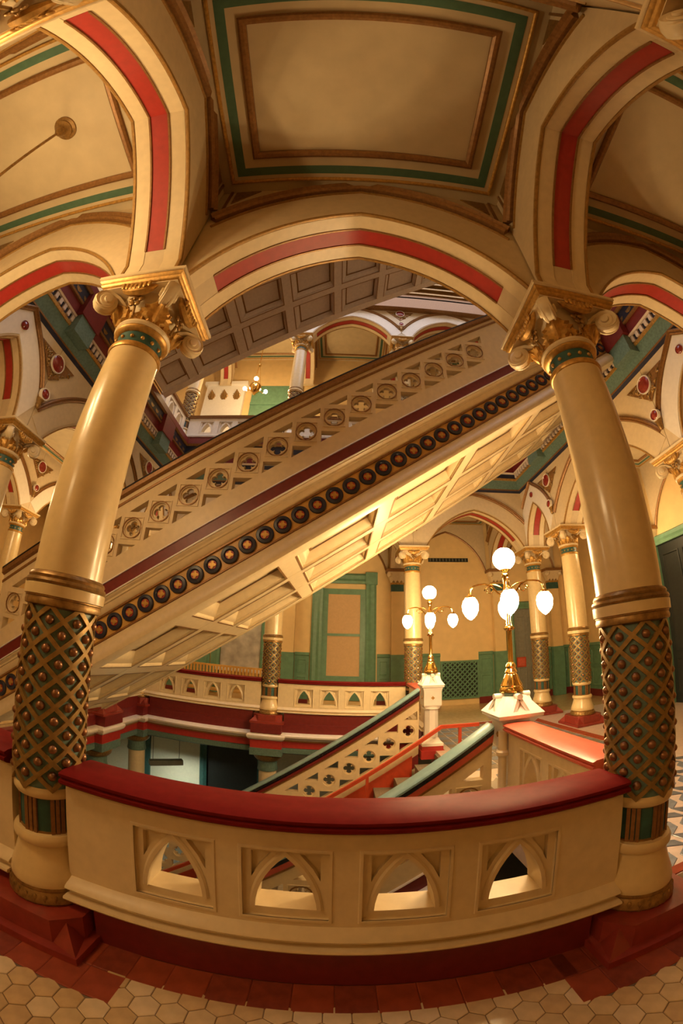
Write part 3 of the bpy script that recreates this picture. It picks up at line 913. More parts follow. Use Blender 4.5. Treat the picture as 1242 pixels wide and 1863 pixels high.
# main flight
FM = Flight(4.896, -4.72, 4.74)
P = Proto()
flight_side(P, FM, -2.65 - 5 * PX, 19, Y0 + .06, -1, ('black', 'brown', 'maroon'))
flight_side(P, FM, -2.65 - 5 * PX, 19, Y1 - .06, 1, ('black', 'brown', 'maroon'), frieze=False)
P.part('outer_string', FM.bar(MB(), [(-1.59, Y1 + .001), (-1.59, Y1 + .06), (-.93, Y1 + .06), (-.93, Y1 + .001)]), 'cream')
soffit(P, FM, Y0 + .05, Y1, 'cream', -5.42 + 1.19)
treads(P, FM, Y0 + .12, Y1 - .12, 4.74, H3, 26)
P.place('staircase', 'big flight with roundel frieze and pierced cream balustrade rising across the court', 'staircase', (0, 0, 0))
# upper flight
FU = Flight(4.896 + H3, -4.7, 4.7)
P = Proto()
soffit(P, FU, Y0 + .05, Y1, 'mauve', -5.13 + 1.19)
for y in (Y0 + .06, Y1 - .06):
    P.part('string', FU.bar(MB(), [(-1.58, y - .1), (-1.58, y + .1), (-.5, y + .1), (-.5, y - .1)]), 'mauve')
treads(P, FU, Y0 + .12, Y1 - .12, 4.70, 2 * H3, 26)
P.place('staircase', 'upper flight seen from below with grey coffered underside', 'staircase', (0, 0, 0))
# lower flight
QN = -.743; QF = -.481
FL = Flight(QN, -5.0, 1.66)
FLF = Flight(QF, -5.0, 1.45)
P = Proto()
flight_side(P, FL, 1.405 - 14 * PX, 15, Y0 + .05, -1, ('ltgreen', 'black', 'maroon'), frieze=True)
P.part('rail_stripe', FL.bar(MB(), [(.475, Y0 - .03), (.475, Y0 + .13), (.565, Y0 + .155), (.565, Y0 - .055)]), 'salmon')
flight_side(P, FLF, 1.262 - 14 * PX, 15, Y1 - .05, 1, ('ltgreen', 'black', 'maroon'), frieze=False)
P.part('rail_stripe', FLF.bar(MB(), [(.49, Y1 - .16), (.49, Y1 + .06), (.55, Y1 + .07), (.55, Y1 - .17)]), 'maroon')
treads(P, FL, Y0 + .12, Y1 - .12, 1.73, 0.0, 19, skirt=True)
P.place('staircase', 'lower flight of stone steps going down between two lamp pedestals', 'staircase', (0, 0, 0))

# red tubular handrail on the lower flight
P = Proto()
u = Flight(.56 - SL * 1.80 + .0, -5, 1.8)
yh = 6.75
r = MB()
def hz(x): return .50 + min(0, (x - 1.76) * SL)
r.sweep([(-4.0, hz(-4.0)), (1.76, hz(1.76)), (2.45, hz(2.45))], [(-.03, yh - .03), (-.03, yh + .03), (.03, yh + .03), (.03, yh - .03)])
P.part('rail', r, 'steelred')
for x in (2.1, .50, -.5, -2.0, -3.4):
    P.part('post', MB().box(x - .025, x + .025, yh - .025, yh + .025, (.001 if x > 1.76 else -PZ * (int((1.73 - x) / PX) + 1) + .001), hz(x) - .02), 'steelred')
P.place('handrail', 'plain red metal handrail on posts down the lower stone steps', 'handrail', (0, 0, 0))

# ------------------------------------------------------------------ lamp pedestals (newels) and their lamps
def make_newel(hw, hb, zcap0, zcap1, zbase, drop=False):
    P = Proto()
    def sq(mb, h, z0, z1): return mb.box(-h, h, -h, h, z0, z1)
    P.part('base', sq(sq(MB(), hb + .07, zbase, zbase + .16), hb + .05, zbase + .16, zbase + .24), 'red')
    b = MB()
    square_ring(b, [(hb + .05, zbase + .24), (hb + .05, zbase + .29), (hb, zbase + .34), (hb - .02, zbase + .38)])
    P.part('foot_moulding', b, 'white')
    n = 8; r = (hb - .02) * 1.08
    P.part('shaft', MB().lathe([(r, zbase + .36), (r, zcap0 - .42)], n, ph=pi / 8), 'white')
    P.part('neck_moulding', MB().lathe([(r, zcap0 - .44), (r + .035, zcap0 - .43), (r + .03, zcap0 - .40), (r - .01, zcap0 - .385)], 24), 'white')
    b = MB(); square_ring(b, [(hb * .92, zcap0 - .40), (hb + .02, zcap0 - .36), (hb + .02, zcap0 - .10), (hw * .9, zcap0 - .03), (hw, zcap0 - .02), (hw, zcap0)])
    P.part('die', b, 'white')
    for a in range(4):
        o = MB(); o.lathe([(.035, 0), (.03, .012), (.001, .014)], 4); o.xf(Matrix.Rotation(a * pi / 2, 4, 'Z') @ Matrix.Translation((0, -(hb + .02), zcap0 - .22)) @ Matrix.Rotation(pi / 2, 4, 'X'))
        P.part('gilt_stud', o, 'gold')
    # roofed cap: four gables with rolled ridges
    zt = zcap1; k = hw * .52
    b = MB(); square_ring(b, [(hw, zcap0), (hw + .01, zcap0 + .02), (k, zt - .02), (k * .9, zt)])
    P.part('cap', b, 'white')
    for a in range(4):
        g = MB(); wd = hw * .44
        for s in (-1, 1):
            g.hexa([(s * wd, -hw * .99, zcap0 + .015), (s * (wd - .045), -hw * .99, zcap0 + .015), (s * (wd - .045), -k * .5, zcap0 + .015), (s * wd, -k * .5, zcap0 + .015),
                    (s * .03, -hw * .80, zt - .02), (s * .0, -hw * .80, zt - .05), (s * .0, -k * .5, zt - .05), (s * .03, -k * .5, zt - .02)])
        g.xf(Matrix.Rotation(a * pi / 2, 4, 'Z'))
        P.part('gablet', g, 'white')
        rl = MB(); rl.lathe([(.034, -hw * .5), (.034, hw * .42)], 12); rl.xf(Matrix.Rotation(a * pi / 2, 4, 'Z') @ Matrix.Translation((0, -hw * .42, zt)) @ Matrix.Rotation(pi / 2, 4, 'X'))
        P.part('ridge_roll', rl, 'white')
    P.part('lamp_seat', MB().lathe([(k * .8, zt - .05), (k * .8, zt + .03), (k * .7, zt + .04)], 24), 'ltgreen')
    if drop:
        P.part('colonnette', MB().lathe([(.045, zcap0 - .15), (.05, zcap0 - .35), (.07, zcap0 - .37), (.07, zcap0 - .40), (.045, zcap0 - .43), (.045, zcap0 - .85), (.065, zcap0 - .88), (.03, zcap0 - .95)], 10, -hb - .05, -hb - .05), 'cream')
    return P

NN = make_newel(.26, .15, 1.13, 1.335, -.02, True)
NN.place('lamp_pedestal', 'white gabled pedestal carrying the big near lamp beside orange-red rail', 'pedestal', (1.90, 4.15, 0), group='lamp pedestals')
NF = make_newel(.205, .145, 1.20, 1.40, -.16)
NF.place('lamp_pedestal', 'white pedestal with red base at the head of the steps under the smaller lamp', 'pedestal', (1.69, 7.24, 0), group='lamp pedestals')

def make_lamp(s=1.0):
    """brass standard with one round top globe and four hanging pear globes; z = 0 at the foot"""
    P = Proto()
    P.part('base', MB().lathe([(.135, 0), (.14, .02), (.13, .045), (.12, .06), (.125, .075), (.10, .12), (.075, .19), (.06, .205), (.072, .225), (.06, .245), (.05, .26), (.062, .285), (.05, .31), (.036, .33)], 28), 'brass')
    P.part('pole', MB().lathe([(.036, .32), (.03, .36), (.028, .68), (.034, .70)], 16), 'brass')
    P.part('pole_collar', MB().lathe([(.034, .69), (.062, .705), (.068, .72), (.05, .735), (.04, .75), (.034, .77)], 20), 'brass')
    P.part('pole', MB().lathe([(.034, .76), (.03, .80), (.028, 1.02), (.04, 1.05), (.055, 1.10), (.045, 1.16), (.03, 1.22), (.035, 1.30), (.05, 1.34), (.03, 1.38)], 16), 'brass')
    for i in range(4):
        a = i * pi / 2
        arm = MB()
        pts = [(.04, 0, 1.10), (.10, 0, 1.13), (.17, 0, 1.22), (.25, 0, 1.255), (.33, 0, 1.25), (.39, 0, 1.235), (.425, 0, 1.20), (.435, 0, 1.15), (.435, 0, 1.13)]
        arm.tube(pts, .011, 8)
        sp = [(.20 + .06 * cos(t) * (1 - t / 12), 0, 1.17 + .05 * sin(t) * (1 - t / 12)) for t in [k * .5 for k in range(14)]]
        arm.tube(sp, .008, 6)
        arm.tube([(.05, 0, 1.19), (.12, 0, 1.23), (.2, 0, 1.245)], .009, 6)
        e = P.part('arm', arm, 'brass', rot=rz(a))
        P.sub(e, 'globe_holder', MB().lathe([(.02, 1.15), (.03, 1.13), (.055, 1.115), (.06, 1.10), (.05, 1.095)], 16, .435, 0), 'brass')
        gl = MB().lathe([(.03, 1.112), (.055, 1.10), (.085, 1.06), (.098, 1.01), (.092, .95), (.07, .90), (.04, .865), (.012, .845), (.001, .84)], 20, .435, 0)
        P.sub(e, 'globe', gl, 'globe_big')
    P.part('globe_cup', MB().lathe([(.03, 1.37), (.05, 1.39), (.07, 1.405), (.06, 1.42)], 18), 'brass')
    g = MB().ball((0, 0, 1.535), .135, 24, 14)
    P.part('globe', g, 'globe_big')
    return P
LP = make_lamp()
LP.place('lamp_standard', 'large lit brass lamp with five globes on the nearer gabled pedestal', 'lamp', (1.90, 4.15, 1.377), -.37, group='brass lamp standards')
LP.place('lamp_standard', 'smaller-looking lit brass lamp on the far pedestal before the ochre wall', 'lamp', (1.69, 7.24, 1.442), -.22, group='brass lamp standards')

# pendant lamps hung from the gallery ceilings
def make_pendant(rod, lit='globe'):
    P = Proto()
    P.part('canopy', MB().lathe([(.13, 0), (.13, -.02), (.10, -.035), (.10, -.05), (.07, -.07), (.05, -.10), (.055, -.13), (.035, -.17), (.02, -.19)], 24), 'bronze')
    P.part('rod', MB().lathe([(.014, -.18), (.014, -rod)], 10), 'bronze')
    P.part('body', MB().lathe([(.02, -rod), (.06, -rod - .05), (.08, -rod - .12), (.05, -rod - .2), (.02, -rod - .26), (.001, -rod - .3)], 18), 'brass')
    for i in range(4):
        a = i * pi / 2 + .4
        e = P.part('arm', MB().tube([(.05, 0, -rod - .12), (.2, 0, -rod - .18), (.32, 0, -rod - .12), (.36, 0, -rod - .06)], .012, 8), 'brass', rot=rz(a))
        P.sub(e, 'globe', MB().ball((.36, 0, -rod + .03), .095, 18, 10), lit)
    return P
PD = make_pendant(2.0)
PDB = make_pendant(2.0, 'globe_near')
for x, y, lab in ((-3.0, .60, 'brass pendant lamp on a long rod hanging from the left near ceiling panel'),
                  (6.72, 7.0, 'pendant lamp of the right gallery hidden behind the right near column'),
                  (-6.9, 8.66, 'added unseen pendant lamp lighting the left gallery'),  # unseen lamp, added to brighten the left gallery ceiling
                  (-3.4, -2.6, 'added pendant lamp lighting the rear bay beyond the left edge'),  # added off frame as extra light from the rear left
                  (-6.9, 4.75, 'added pendant lamp brightening the left gallery vault from beyond the left edge'),  # put in out of view to lighten the vault of the left gallery
                  (-3.4, 11.0, 'added pendant lamp lighting the far gallery from behind the stair')):  # invented lamp, kept out of sight, for more light in the far gallery
    (PDB if y in (.60, 4.75, 8.66) else PD).place('pendant_lamp', lab, 'lamp', (x, y, ZC - .001), group='gallery pendant lamps')

def make_chandelier():
    P = Proto()
    P.part('rod', MB().lathe([(.012, -.01), (.012, ZC + H3 + .05 - 11.52)], 8), 'brass')
    P.part('hook', MB().lathe([(.03, 0), (.06, -.03), (.06, -.06), (.03, -.09)], 12), 'brass')
    for i in range(3):
        a = 2 * pi * i / 3
        P.part('chain', MB().tube([(.02 * cos(a), .02 * sin(a), -.06), (.16 * cos(a), .16 * sin(a), -1.0)], .008, 6), 'brass')
    P.part('body', MB().lathe([(.12, -.95), (.2, -1.02), (.22, -1.12), (.17, -1.25), (.1, -1.34), (.05, -1.38), (.06, -1.42), (.001, -1.46)], 20), 'brass')
    for i in range(3):
        a = 2 * pi * i / 3 - pi / 2
        e = P.part('arm', MB().tube([(.18, 0, -1.15), (.34, 0, -1.2), (.44, 0, -1.12)], .014, 8), 'brass', rot=rz(a))
        P.sub(e, 'globe', MB().ball((.44, 0, -1.06), .07, 14, 8), 'globe_up')
    return P
CHN = make_chandelier()
CHN.place('chandelier', 'small brass chandelier with three starry bulbs on the upper floor', 'chandelier', (-3.32, 10.5, 11.52), .25)

# ------------------------------------------------------------------ floors
fl = struct('floor', MB().box(XWW - 3.8, XEW + .2, -4.75, YS + .16, -.30, -.006), 'grout')
struct('floor', MB().box(XR - .06, XEW + .2, YS + .16, YN - .16, -.30, -.006), 'tilepink')
struct('floor', MB().box(XWW - 3.8, XEW + .2, YN - .16, YNW + .1, -.30, -.006), 'tilecream')
struct('floor', MB().box(XWW - 3.8, XW - .1, YS + .16, YN - .16, -.30, -.006), 'tilecream')
# hexagonal tiles in front of the balustrade
def tile_mesh(pts, h, mt, name):
    m = MB(); n = len(pts); c = Vector((sum(p[0] for p in pts) / n, sum(p[1] for p in pts) / n))
    top = [tuple(c + (Vector(p) - c) * .94) for p in pts]
    m.add([(x, y, -.008) for x, y in pts] + [(x, y, h - .003) for x, y in pts] + [(x, y, h) for x, y in top],
          [tuple(range(n))[::-1], tuple(range(2 * n, 3 * n))] + [(i, (i + 1) % n, n + (i + 1) % n, n + i) for i in range(n)] + [(n + i, n + (i + 1) % n, 2 * n + (i + 1) % n, 2 * n + i) for i in range(n)])
    return m.mesh(name, mt, 20)
W6 = .136
R6 = (W6 - .004) / sqrt(3)
hexa = [(R6 * sin(pi / 3 * k), R6 * cos(pi / 3 * k)) for k in range(6)]
hm = [tile_mesh(hexa, .0, M['tilecream'], 'tile'), tile_mesh(hexa, .0, mat('cream_tile_warm', (.56, .38, .17), .25, var=.16, scale=9, coat=.3), 'tile'), tile_mesh(hexa, .0, mat('cream_tile_light', (.68, .52, .29), .2, var=.12, scale=9, coat=.3), 'tile')]
def border_y(x):
    """front edge of the red tile border"""
    return 1.44 if (x < -1.02 or x > 1.16) else 1.645
nh = 0
for j in range(-3, 7):
    y = 1.62 - j * W6 * sqrt(3) / 2
    for i in range(-17, 18):
        x = i * W6 + (W6 / 2 if j % 2 else 0) + .02
        if y - .06 > max(border_y(x - .08), border_y(x + .08)) or abs(x) > 2.25 or y < .82: continue
        if nh >= 290: break
        o = link('tile', random.choice(hm), fl, (x, y, random.uniform(-.0008, .0008))); nh += 1
# red border: one course along the kerb, stepping out round the plinths
def rect_pts(w_, d): return [(-w_ / 2, -d / 2), (w_ / 2, -d / 2), (w_ / 2, d / 2), (-w_ / 2, d / 2)]
rt = [tile_mesh(rect_pts(.2075, .2075), .001, M['tilered'], 'tile'), tile_mesh(rect_pts(.2075, .2075), .001, mat('red_tile_dark', (.22, .042, .018), .55, var=.2, spec=.2), 'tile')]
for i in range(11):
    link('tile', random.choice(rt), fl, (-.915 + i * .209 - .02, 1.745, 0))
for x0, x1 in ((-2.3, -1.02), (1.16, 2.4)):
    k = int((x1 - x0) / .209)
    for i in range(k + 1):
        x = (x1 - .105 - i * .209) if x0 < 0 else (x0 + .105 + i * .209)
        for yy in (1.545, 1.754):
            link('tile', random.choice(rt), fl, (x, yy, 0))
# zigzag floor of the right gallery: slate lozenges between pale strips
lz = [(-.095, -.125), (.075, -.02), (.095, .125), (-.075, .02)]
zt = [tile_mesh(lz, .004, M['tileblue'], 'tile'), tile_mesh([(-x, y) for x, y in lz], .004, mat('slate_tile_dark', (.11, .12, .14), .3, var=.2, coat=.3), 'tile')]
zf = struct('floor_inlay', MB().box(2.15, 4.9, 2.2, 5.6, -.008, -.004), 'tilepink')
n = 0
for j in range(15):
    for i in range(12):
        link('tile', zt[j % 2], zf, (2.30 + i * .215, 2.36 + j * .215, -.001))
bl = [tile_mesh(rect_pts(.21, .10), .003, M['tilered'], 'tile')]
for i in range(13):
    link('tile', bl[0], zf, (2.26 + i * .215, 2.22, 0)); 
# patterned landing tiles further off: squares in two tones
sq = [tile_mesh(rect_pts(.20, .20), .003, M['tileblue'], 'tile'), tile_mesh(rect_pts(.20, .20), .003, M['stone'], 'tile'), tile_mesh(rect_pts(.20, .20), .003, M['tilered'], 'tile')]
ld = struct('floor_inlay', MB().box(2.0, 4.9, 5.65, 9.3, -.008, -.004), 'tilepink')
for j in range(17):
    for i in range(13):
        edge = i == 12 or j == 16
        link('tile', sq[2] if edge else sq[(i + j) % 2], ld, (2.13 + i * .216, 5.78 + j * .216, -.001))

# edge of the floor slab seen across the court: banded cornice and column blocks
def court_band(name, prof, mt, sides='WNE', z=0.0, off=0.0):
    """profile (a = offset into the court, z)"""
    x0, x1, y1 = XW + .15, XE - .15, YN - .15
    path = [(x1, YS), (x1, y1), (x0, y1), (x0, YS)]
    if sides == 'NW': path = [(XR - .1, y1), (x0, y1), (x0, YS)]
    p = [(a, zz + z) for a, zz in prof]
    o = struct(name, MB().sweep(path, p, plane='xy'), mt)
    return o
court_band('trim_1', [(-.1, -.22), (.03, -.22), (.03, .0), (-.1, .0)], 'maroon', 'NW')
court_band('trim_2', [(-.1, -.40), (.06, -.40), (.10, -.36), (.16, -.32), (.17, -.28), (.12, -.24), (.04, -.22), (-.1, -.22)], 'pale', 'NW')
court_band('trim_3', [(-.1, -.43), (.07, -.43), (.07, -.40), (-.1, -.40)], 'brown', 'NW')
court_band('trim_4', [(-.1, -.60), (.03, -.60), (.03, -.43), (-.1, -.43)], 'red', 'NW')
court_band('trim_5', [(-.3, -.76), (.0, -.76), (.05, -.73), (.05, -.62), (.0, -.60), (-.3, -.60)], 'tealgrey', 'NW')
LOWCAP = Proto()
LOWCAP.part('block', MB().box(-.36, .36, -.42, .2, -.22, -.001), 'maroon')
b = MB(); square_ring(b, [(.38, -.40), (.42, -.37), (.45, -.32), (.45, -.28), (.40, -.24), (.37, -.22)]); LOWCAP.part('block_moulding', b, 'pale')
LOWCAP.part('block', MB().box(-.37, .37, -.37, .2, -.60, -.40), 'red')
LOWCAP.part('block_sill', MB().box(-.38, .38, -.38, .2, -.78, -.60), 'tealgrey')
LOWCAP.part('leaf_collar', MB().lathe([(.22, -.98), (.27, -.96), (.33, -.90), (.35, -.82), (.32, -.78)], 24), 'bronze')
LOWCAP.part('neck_band', MB().lathe([(.24, -1.22), (.25, -1.2), (.23, -1.1), (.235, -.97)], 24), 'tealgrey')
LOWCAP.part('shaft', MB().lathe([(.22, -5.2), (.215, -1.2)], 24), 'cream')
for x, y, r, lab in ((XL, YN - .02, 0, 'lower floor column under the far balustrade beside the dark doorway'), (XW, YN - .02, 0, 'lower floor column in the far left corner before the lit wall'), (XW, YB, pi / 2, 'lower floor column next to the near left lattice shaft')):
    LOWCAP.place('lower_column', lab, 'column', (x, y, 0), r, group='lower floor columns')

# painted cornice round the court above the arches
Z = ZCT
court_band('trim_6', [(-.2, Z), (.06, Z), (.09, Z + .05), (.10, Z + .12), (.14, Z + .2), (-.2, Z + .2)], 'navy')
court_band('trim_7', [(-.2, Z + .2), (.155, Z + .2), (.155, Z + .23), (-.2, Z + .23)], 'brown')
court_band('trim_8', [(-.2, Z + .23), (.15, Z + .23), (.17, Z + .30), (.22, Z + .40), (.24, Z + .46), (-.2, Z + .46)], 'tealgrey')
court_band('trim_9', [(-.2, Z + .46), (.26, Z + .46), (.27, Z + .50), (.26, Z + .53), (-.2, Z + .53)], 'gold')
dn = court_band('trim_10', [(-.2, Z + .53), (.25, Z + .53), (.25, Z + .66), (-.2, Z + .66)], 'navy')
court_band('trim_11', [(-.2, Z + .66), (.30, Z + .66), (.32, Z + .69), (-.2, Z + .69)], 'mauve')
court_band('trim_12', [(-.2, Z + .69), (.30, Z + .69), (.31, Z + .92), (-.2, Z + .92)], 'maroon')
court_band('trim_13', [(-.2, Z + .92), (.35, Z + .92), (.36, Z + .96), (-.2, Z + .96)], 'brown')
orn = court_band('trim_14', [(-.2, Z + .96), (.34, Z + .96), (.36, Z + 1.2), (-.2, Z + 1.2)], 'navy')
court_band('trim_15', [(-.2, Z + 1.2), (.39, Z + 1.2), (.42, Z + 1.25), (-.2, Z + 1.25)], 'brown')
court_band('trim_16', [(-.2, Z + 1.25), (.38, Z + 1.25), (.38, Z + 1.45), (-.2, Z + 1.45)], 'maroon')
# dentils and carved blocks along the cornice
dmesh = MB().box(-.035, .035, -.04, .0, Z + .54, Z + .65).mesh('dentil', 'mauve')
omesh = MB().lathe([(.085, -.0), (.08, -.02), (.05, -.035), (.03, -.02), (.001, -.045)], 8)
omesh.xf(Matrix.Translation((0, 0, Z + 1.08)) @ Matrix.Rotation(-pi / 2, 4, 'X') @ Matrix.Scale(-1, 4, (0, 0, 1)))
omesh = omesh.mesh('carved_boss', 'bronze')
for side, n_ in (('E', 50), ('W', 50)):
    for i in range(n_):
        y = 2.5 + i * .135
        x = XE - .15 - .25 if side == 'E' else XW + .15 + .25
        link('dentil', dmesh, dn, (x, y, 0), (0, 0, -pi / 2 if side == 'E' else pi / 2))
        if i % 2 == 0:
            x = XE - .15 - .35 if side == 'E' else XW + .15 + .35
            link('carved_boss', omesh, orn, (x, y, 0), (0, 0, -pi / 2 if side == 'E' else pi / 2))
# projecting cornice blocks over the side columns
for x, s in ((XE - .15, -1), (XW + .15, 1)):
    for y in (YA, YB):
        xa, xb = (x + s * .2, x + s * .46) if s > 0 else (x - .46, x - .2)
        struct('cornice', MB().box(xa, xb, y - .3, y + .3, Z + .70, Z + 1.19), 'maroon')
        struct('cornice', MB().box(xa + .03 * (s < 0), xb - .03 * (s > 0), y - .25, y + .25, Z + .34, Z + .70), 'tealgrey')

# ------------------------------------------------------------------ walls of this floor
def wall(name, x0, x1, y0, y1, z0, z1, mt='wall'): return struct(name, MB().box(x0, x1, y0, y1, z0, z1), mt)
wall('wall_south', XWW - 3.8, XEW + .2, -4.75, -4.5, 0, ZC + .1)
wn = wall('wall_north', XWW - 3.8, XEW + .2, YNW, YNW + .2, -.2, ZC + .1)
we = wall('wall_east', XEW, XEW + .2, -4.75, YNW, -.2, ZC + .1)
ww = wall('wall_west', XWW - 3.8, XWW - 3.6, -4.75, YNW, -.2, ZC + .1)
# blind pointed arches along the gallery walls
def wall_arch(parent, B, h, place):
    I = intrados(h, 1.38, mid=(.53, .72))
    mb = MB().plate([(-B, ZC), (-B, 4.49)] + I + [(B, 4.49), (B, ZC)], [], -.05, 0)
    ln = MB().sweep(I, [(-.03, -.05), (-.03, -.07), (.0, -.085), (.03, -.07), (.03, -.05)])
    for nm, m_, mt in (('wall_arch', mb, 'beige'), ('arch_line', ln, 'brown')):
        m_.xf(place)
        struct('trim_' + nm, m_, mt)
for a, b in zip([XW, XL, XR, XE], [XL, XR, XE, XEW]):
    wall_arch(wn, (b - a) / 2 - HT - .05, (b - a) / 2 - .36, Matrix.Translation(((a + b) / 2, YNW, 0)))
for a, b in zip([YS, YA, YB, YN], [YA, YB, YN, YNW]):
    wall_arch(we, (b - a) / 2 - HT - .05, (b - a) / 2 - .36, Matrix.Translation((XEW, (a + b) / 2, 0)) @ Matrix.Rotation(-pi / 2, 4, 'Z'))
# wainscot panels
def wains(parent, x0, x1, yy, axis):
    """boarded green wainscot with raised panels"""
    root = []
    def place(nm, mb, mt):
        if axis == 'E': mb.xf(Matrix.Translation((XEW, 0, 0)) @ Matrix.Rotation(-pi / 2, 4, 'Z') @ Matrix.Translation((0, -yy, 0)))
        o = link(nm, mb.mesh(nm, mt), root[0] if root else None)
        if not root: o['kind'] = 'structure'; root.append(o)
        return o
    place('trim_wainscot', MB().box(x0, x1, yy - .03, yy, .22, 1.62), 'green')
    place('dado_rail', MB().sweep([(x0, 0), (x1, 0)], [(1.60, yy), (1.60, yy - .05), (1.64, yy - .075), (1.69, yy - .06), (1.72, yy - .03), (1.72, yy)]), 'green')
    place('skirting_band', MB().box(x0, x1, yy - .05, yy, 0, .22), 'maroon')
    n = max(1, int((x1 - x0) / .62)); w_ = (x1 - x0) / n
    for i in range(n):
        a = x0 + i * w_
        for z0, z1 in ((.34, .95), (1.03, 1.5)):
            place('panel', MB().sweep([(a + .07, z0), (a + w_ - .07, z0), (a + w_ - .07, z1), (a + .07, z1)], [(0, yy - .03), (0, yy - .045), (.02, yy - .05), (.04, yy - .03)], closed=True), 'green')
wains(wn, -9.5, -4.25, YNW, 'N'); wains(wn, -1.45, -.995, YNW, 'N'); wains(wn, 1.16, 1.57, YNW, 'N'); wains(wn, 2.03, 3.215, YNW, 'N'); wains(wn, 4.54, 5.05, YNW, 'N'); wains(wn, 7.12, 7.26, YNW, 'N'); wains(wn, 7.74, 8.0, YNW, 'N')
wains(we, -12.40, -9.84, 0, 'E')
wains(we, -9.36, -7.97, 0, 'E')

# tall sash window with blind
def frame_opening(P, x0, x1, z0, z1, wf, y, mt, d=.10):
    P.part('architrave', MB().sweep([(x0, z0), (x0, z1), (x1, z1), (x1, z0)], [(0, y), (0, y - d), (wf * .25, y - d * 1.25), (wf * .5, y - d * .9), (wf * .8, y - d * 1.1), (wf, y - d * .7), (wf, y)]), mt)
P = Proto()
P.part('architrave', MB().sweep([(-.62, .22), (-.62, 4.0), (.78, 4.0), (.78, .22)], [(0, -.02), (0, -.12), (.08, -.15), (.16, -.10), (.27, -.13), (.34, -.08), (.34, .0)]), 'green')
P.part('corner_block', MB().box(-.99, -.60, -.17, 0, 3.98, 4.38), 'green')
P.part('corner_block', MB().box(.76, 1.15, -.17, 0, 3.98, 4.38), 'green')
e = P.part('sash', MB().sweep([(-.44, 1.0), (.60, 1.0), (.60, 3.64), (-.44, 3.64)], [(0, -.03), (0, -.07), (-.18, -.07), (-.18, -.03)], closed=True), 'green')
P.sub(e, 'blind', MB().box(-.45, .61, -.04, -.02, 1.0, 2.30), 'blind')
P.sub(e, 'blind', MB().box(-.45, .61, -.05, -.03, 2.34, 3.66), 'blind')
P.part('meeting_rail', MB().box(-.45, .61, -.07, -.02, 2.28, 2.36), 'green')
P.part('apron', MB().box(-.62, .78, -.06, 0, .22, .85), 'green')
P.place('window_1', None, None, (0, YNW, 0), structure=True)
# second window seen through the gap under the stair
P = Proto()
P.part('architrave', MB().sweep([(-3.9, .22), (-3.9, 4.0), (-2.55, 4.0), (-2.55, .22)], [(0, -.02), (0, -.12), (.08, -.15), (.2, -.10), (.30, -.08), (.30, .0)]), 'green')
P.part('pane', MB().box(-3.88, -2.57, -.05, -.02, 1.05, 3.95), 'glass')
P.part('sill', MB().box(-4.0, -2.45, -.16, 0, .95, 1.08), 'white')
P.place('window_2', None, None, (0, YNW, 0), structure=True)
# ochre slatted bench back under that window
P = Proto()
sm = MB().box(-.03, .03, -.02, .02, 0, .42).mesh('slat', 'yellow')
for i in range(26): P.part('slat', sm, None, loc=(-4.9 + i * .105, 0, .68))
P.part('top_rail', MB().box(-5.0, -2.2, -.03, .03, 1.10, 1.16), 'yellow')
P.part('bottom_rail', MB().box(-5.0, -2.2, -.03, .03, .62, .68), 'yellow')
for x in (-4.95, -3.6, -2.25): P.part('leg', MB().box(x - .03, x + .03, -.03, .03, 0, .66), 'yellow')
P.part('seat', MB().box(-5.0, -2.2, -.45, .03, .40, .45), 'yellow')
P.place('slatted_bench', 'ochre slatted bench back showing over the far left balustrade', 'bench', (0, 11.7, 0))

# iron heating grille in the green wainscot
P = Proto()
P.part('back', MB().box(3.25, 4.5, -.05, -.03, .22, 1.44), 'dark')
P.part('frame', MB().sweep([(3.22, .2), (4.53, .2), (4.53, 1.46), (3.22, 1.46)], [(0, -.03), (0, -.075), (.06, -.075), (.06, -.03)], closed=True), 'green')
br = MB()
for d in (1, -1):
    k = -1.3
    while k < 1.35:
        pts = []
        for t in range(2):
            pass
        xa, za, xb, zb = 3.24 + k, .22, 3.24 + k + 1.22, 1.44
        if d < 0: za, zb = zb, za
        ta = max(0, (3.26 - xa) / 1.22); tb = min(1, (4.49 - xa) / 1.22)
        if tb > ta:
            p0 = (xa + ta * 1.22, -.06, za + ta * (zb - za)); p1 = (xa + tb * 1.22, -.06, za + tb * (zb - za))
            br.tube([p0, p1], .024, 4)
        k += .165
P.part('diagonal_bars', br, 'green', kind='stuff')
P.place('heating_grille', 'dark diagonal lattice grille set low in the green wainscot', 'grille', (0, YNW, 0))
P = Proto(); P.part('slot_frame', MB().box(2.90, 4.32, -.03, 0, 4.80, 4.93), 'dark')
for i in range(12): P.part('fin', MB().box(2.95 + i * .115, 2.97 + i * .115, -.045, -.03, 4.82, 4.91), 'grey')
P.place('vent_slot', 'long dark slot vent high on the ochre wall', 'vent', (0, YNW, 0))

